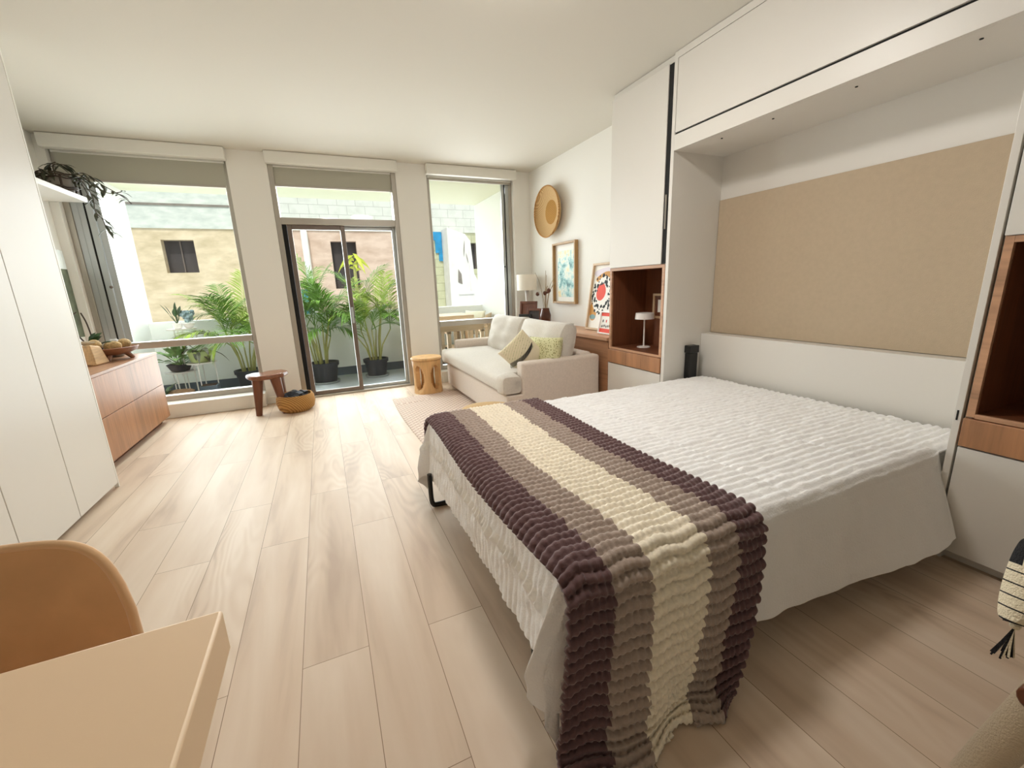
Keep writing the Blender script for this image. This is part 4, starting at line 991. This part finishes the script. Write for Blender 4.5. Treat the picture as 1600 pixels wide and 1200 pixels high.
# chunky knit throw
BW = .69; BL = 2.22
TZ = BZ+.034
def throwp(u, v):
    """u across (0 foot edge .. 1 head side), v along (0 near hem .. 1 far hem)"""
    s = v*BL; near = .60; r = .074; q = r*PI/2; Ltop = YFA-YN
    xf = XF0-.075+BW*u+.012*math.sin(v*9)
    d = near-s if s < near else max(0, s-near-Ltop); sg = -1 if s < near else 1
    a = max(0, XF0-xf); y = YN if s < near else min(YN+s-near, YFA)
    if d <= 0 or a == 0:
        o, dr = drape(a, r, .05); x = max(xf, XF0)-o; z = TZ-dr
        if d > 0:
            o2, dr2 = drape(d, r, .07); y += sg*o2; z = TZ-dr2
    else:
        # bed corner: the foot edge eases out while the throw turns down
        o2, dr2 = drape(d, r, .07); o1, dr1 = drape(a, r, .05); k = sstep(d/.14)
        x = XF0-o1*(1-k)-a*k; y += sg*o2*(1-.25*(1-k)); z = TZ-dr1*(1-k)-dr2
    if s < near and d > q:
        f = (d-q)/(near-q)
        x -= f*(.055+.15*u*u); y += -.03*math.sin(f*2.4)*u-.012*min(1, f*6)+.022*math.sin(u*9+f*2.5)*f
        z += .07*sstep((u-.78)/.22)*f*f+.01*math.sin(u*14)*f
        zz = z-.02; zn = .02+(zz+math.sqrt(zz*zz+.0016))/2-.006; y -= (zn-z)*.75; z = zn
    return Vector((x, y, z))
NU, NV = 150, 470
ROW = .0325
mb = MB(); uvs = []
P = [[throwp(i/NU, j/NV) for i in range(NU+1)] for j in range(NV+1)]
for j in range(NV+1):
    for i in range(NU+1):
        p = P[j][i]; tu = P[j][min(i+1, NU)]-P[j][max(i-1, 0)]; tv = P[min(j+1, NV)][i]-P[max(j-1, 0)][i]
        nn = tu.cross(tv).normalized(); u = i/NU; v = j/NV; s = v*BL; c = u*BW
        s2 = s+.006*noise.noise(Vector((c*9, s*4, 1)))+.004*math.sin(c*50+s*3)
        row = s2/ROW; k = math.floor(row); fr = row-k
        rib = math.sin(PI*fr)**.6
        st_ = .5+.5*math.cos(2*PI*(c/.021+.35*math.sin(PI*fr)+.5*noise.noise(Vector((k*3.1, c*8, 0)))))
        hg = sstep((.60-s)/.1)     # where it hangs the stitches open up
        h = .0155*rib*(.80+.20*st_)-(.004+.012*hg)*(1-rib)*(1-st_)+.0035*noise.noise(Vector((c*45, s*45, 3)))
        mb.v.append(tuple(p+nn*h)); uvs.append((u, v))
w = NU+1
mb.f = [(j*w+i, j*w+i+1, (j+1)*w+i+1, (j+1)*w+i) for j in range(NV) for i in range(NU)]; mb.m = [0]*len(mb.f); mb.uv = uvs
tb_ = mb.build('knit_throw', M['blanket'], angle=180, solid=.010)
tag(tb_, 'chunky striped purple taupe and cream knit throw across the foot of the bed', 'throw blanket')

# ------------------------------------------------------------------ foreground table and chairs
tt = thing('dining_table', 'sand coloured thick topped table in the near left corner', 'table', (-.74, .1, 0))
bx(-1.30, -.182, -.35, .632, .685, .75).build('tabletop', M['tabletop'], tt, bevel=.004)
for x in (-1.26, -.32):
    for y in (-.28, .5): bx(x, x+.07, y, y+.07, 0, .685).build('leg', M['tabletop'], tt, bevel=.003)
dc = thing('dining_chair', 'tan suede tub back chair behind the near table', 'chair', (-.68, .85, 0))
CXC, CYC = -.625, .30
def backf(a, b, off=0):
    u = 2*a-1; Rr = .60-off; th = u*.47
    top = .40+.392*(max(0, 1-abs(u)**8))**.28
    z = .40+(top-.40)*b
    return Vector((CXC+Rr*math.sin(th), CYC+Rr*math.cos(th)-.02+.07*(z-.4), z))
mb = MB(); NB = 60
for off in (0, .012):
    mb.grid((lambda a, b: backf(a, b, 0)) if off == 0 else (lambda a, b: backf(1-a, b, .012)), NB, 14)
mb.build('backrest', M['suede'], dc, angle=180)
rim = [backf(0, k/8, .006) for k in range(8)]+[backf(k/NB, 1, .006) for k in range(NB+1)]+[backf(1, 1-k/8, .006) for k in range(1, 9)]
MB().tube([p for i, p in enumerate(rim) if i == 0 or (p-rim[i-1]).length > .003], .0075, 10).build('rim', M['suede_rim'], dc)
MB().lathe([(.001, .40), (.20, .40), (.235, .42), (.235, .45), (.2, .475), (.001, .48)], (CXC, .62, 0), 32).build('seat', M['suede'], dc)
for sx, sy in ((-1, -1), (1, -1), (-1, 1), (1, 1)):
    MB().tube([(CXC+sx*.15, .62+sy*.14, .40), (CXC+sx*.2, .62+sy*.19, 0)], [.016, .011], 10).build('leg', M['black'], dc)

ac = thing('lounge_chair', 'cream boucle lounge chair with thick padded legs at the right edge', 'armchair', (1.54, -.2, 0))
for sx, sy in ((0, 0), (0, 1), (1, 0), (1, 1)):
    f = Vector((1.265+sx*.52, .262-sy*.80, 0)); g = Vector((1.31+sx*.50, .185-sy*.68, .34))
    MB().tube([f, f.lerp(g, .3), f.lerp(g, .6), g], [.034, .037, .038, .038], 18).build('leg', M['boucle'], ac)
for y in (.205, -.50):
    MB().tube([(1.262, y, .285), (1.84, y, .285)], .028, 16).build('wood_rail', M['teak'], ac, bevel=.004)
bx(1.225, 1.86, -.55, .175, .325, .395).build('seat', M['boucle'], ac, bevel=.03, seg=4)
bx(1.225, 1.86, -.66, -.55, .34, .82).build('backrest', M['boucle'], ac, bevel=.04, seg=4)
pp = thing('tassel_pillow', 'black and ivory striped pillow with a corner tassel on the lounge chair', 'pillow', (1.4, .2, .396))
Tp = basis((1.425, .177, .475), Vector((.83, -.447, -.327)), Vector((.39, .063, .913)))
PW, PH = .42, .18
def stripes(a, b):
    if b > .80: return 1
    if .66 < b <= .80: return 1 if (abs(a*9 % 1-.5) < .4) else 0
    return 1 if (b*7 % 1) < .14 else 0
MB().pillow(Tp, PW, PH, .13, 0, 64, .03, .3, mfn=stripes).build('cover', [M['ivory'], M['blackyarn']], pp, weld=True)
cor = Tp @ Vector((-PW/2+.03, -PH/2+.006, 0)); mb = MB()
mb.ball(cor+Vector((-.003, 0, -.008)), .009, 0, 10)
random.seed(2)
for k in range(26):
    a = random.uniform(0, 2*PI); q = random.uniform(0, .02)
    mb.tube([cor+Vector((-.006, 0, -.015)), cor+Vector((-.012+q*.5*math.cos(a), q*.5*math.sin(a), -.05)), cor+Vector((-.016+q*math.cos(a), q*math.sin(a), -.07-random.uniform(0, .015)))], .0022, 4, 1 if k % 3 else 0)
mb.build('tassel', [M['ivory'], M['blackyarn']], pp)

# ------------------------------------------------------------------ light and camera
def area(name, loc, rot, sx, sy, power, col):
    l = bpy.data.lights.new(name, 'AREA'); l.shape = 'RECTANGLE'; l.size = sx; l.size_y = sy; l.energy = power; l.color = col
    o = bpy.data.objects.new(name, l); C.objects.link(o); o.location = loc; o.rotation_euler = rot; return o
DAY = (.92, .965, 1.0)
area('daylight_alley', (.6, 8.2, 1.8), (math.radians(-84), 0, 0), 5.4, 1.8, 62, DAY).data.spread = math.radians(130)
for nm, (a, b_), z0, z1 in (('daylight_window_left', W1, .2, 2.2), ('daylight_door', D1, .06, 2.25), ('daylight_window_right', W2, .2, 2.4)):
    sx, sz = (b_-a)-.12, z1-z0
    area(nm, ((a+b_)/2, 5.375, (z0+z1)/2), (math.radians(-84), 0, 0), sx, sz, 9.0*sx*sz, DAY).data.spread = math.radians(150)
cl = thing('ceiling_fill_lamp', 'unseen fill lamp added on the ceiling above the bed', 'lamp', (.9, 1.75, H))  # added lamp out of view, fill light for the bed
MB().lathe([(.001, -.012), (.20, -.012), (.205, -.02), (.20, -.0005), (.001, -.0005)], (.9, 1.75, H), 40).build('mounting_plate', M['white'], cl)
em, ent, eb = new_mat('fill_lamp_diffuser'); eb.inputs['Emission Color'].default_value = (1, .96, .91, 1); eb.inputs['Emission Strength'].default_value = 44
MB().lathe([(.001, -.075), (.1, -.072), (.17, -.055), (.195, -.021)], (.9, 1.75, H), 40).build('diffuser', em, cl)
em2, ent, eb = new_mat('balcony_fill_lamp_diffuser'); eb.inputs['Emission Color'].default_value = (.97, .99, 1, 1); eb.inputs['Emission Strength'].default_value = 120
for lx, lb in ((-1.3, 'unseen fill lamp added on the balcony ceiling outside the left window'), (.2, 'unseen fill lamp added on the balcony ceiling outside the sliding door')):
    bl = thing('balcony_ceiling_fill_lamp', lb, 'lamp', (lx, 5.66, 2.46), 'added fill lamps on the balcony ceiling')  # added lamps out of view, they brighten the parapet and palms
    MB().lathe([(.001, -.03), (.14, -.03), (.145, -.01), (.14, -.0005), (.001, -.0005)], (lx, 5.66, 2.46), 32).build('housing', M['white'], bl)
    MB().lathe([(.001, -.034), (.13, -.0325)], (lx, 5.66, 2.46), 32).build('diffuser', em2, bl)
sun = bpy.data.lights.new('sun', 'SUN'); sun.energy = 1.6; sun.angle = math.radians(3); sun.color = (1, .97, .9)
so_ = bpy.data.objects.new('sun', sun); C.objects.link(so_); so_.rotation_euler = (math.radians(38), 0, math.radians(-14))
wd = bpy.data.worlds.new('World'); bpy.context.scene.world = wd; wd.use_nodes = True
bg = wd.node_tree.nodes['Background']; bg.inputs[0].default_value = (.93, .96, 1, 1); bg.inputs[1].default_value = .72

cam = bpy.data.cameras.new('camera'); cam.sensor_width = 36; cam.sensor_fit = 'HORIZONTAL'; cam.lens = 36*654.125/1600; cam.clip_start = .02
co_ = bpy.data.objects.new('camera', cam); C.objects.link(co_)
yaw, pit, rol = .412534, .2316045, .0374202
fw = Vector((math.sin(yaw)*math.cos(pit), math.cos(yaw)*math.cos(pit), -math.sin(pit)))
r_ = Vector((math.cos(yaw), -math.sin(yaw), 0)); dn = fw.cross(r_)
r2 = r_*math.cos(rol)+dn*math.sin(rol); d2 = -r_*math.sin(rol)+dn*math.cos(rol)
up = -d2; bkv = -fw
co_.matrix_world = Matrix(((r2.x, up.x, bkv.x, 0), (r2.y, up.y, bkv.y, 0), (r2.z, up.z, bkv.z, 1.18), (0, 0, 0, 1)))
sc = bpy.context.scene; sc.camera = co_
sc.view_settings.view_transform = 'Standard'; sc.view_settings.look = 'None'; sc.view_settings.gamma = 1; sc.view_settings.exposure = .45
sc.view_settings.use_curve_mapping = False
sc.cycles.use_denoising = True; sc.cycles.max_bounces = 10; sc.cycles.diffuse_bounces = 6; sc.cycles.transparent_max_bounces = 16
for o in list(bpy.data.objects):
    if '_w' in o: del o['_w']
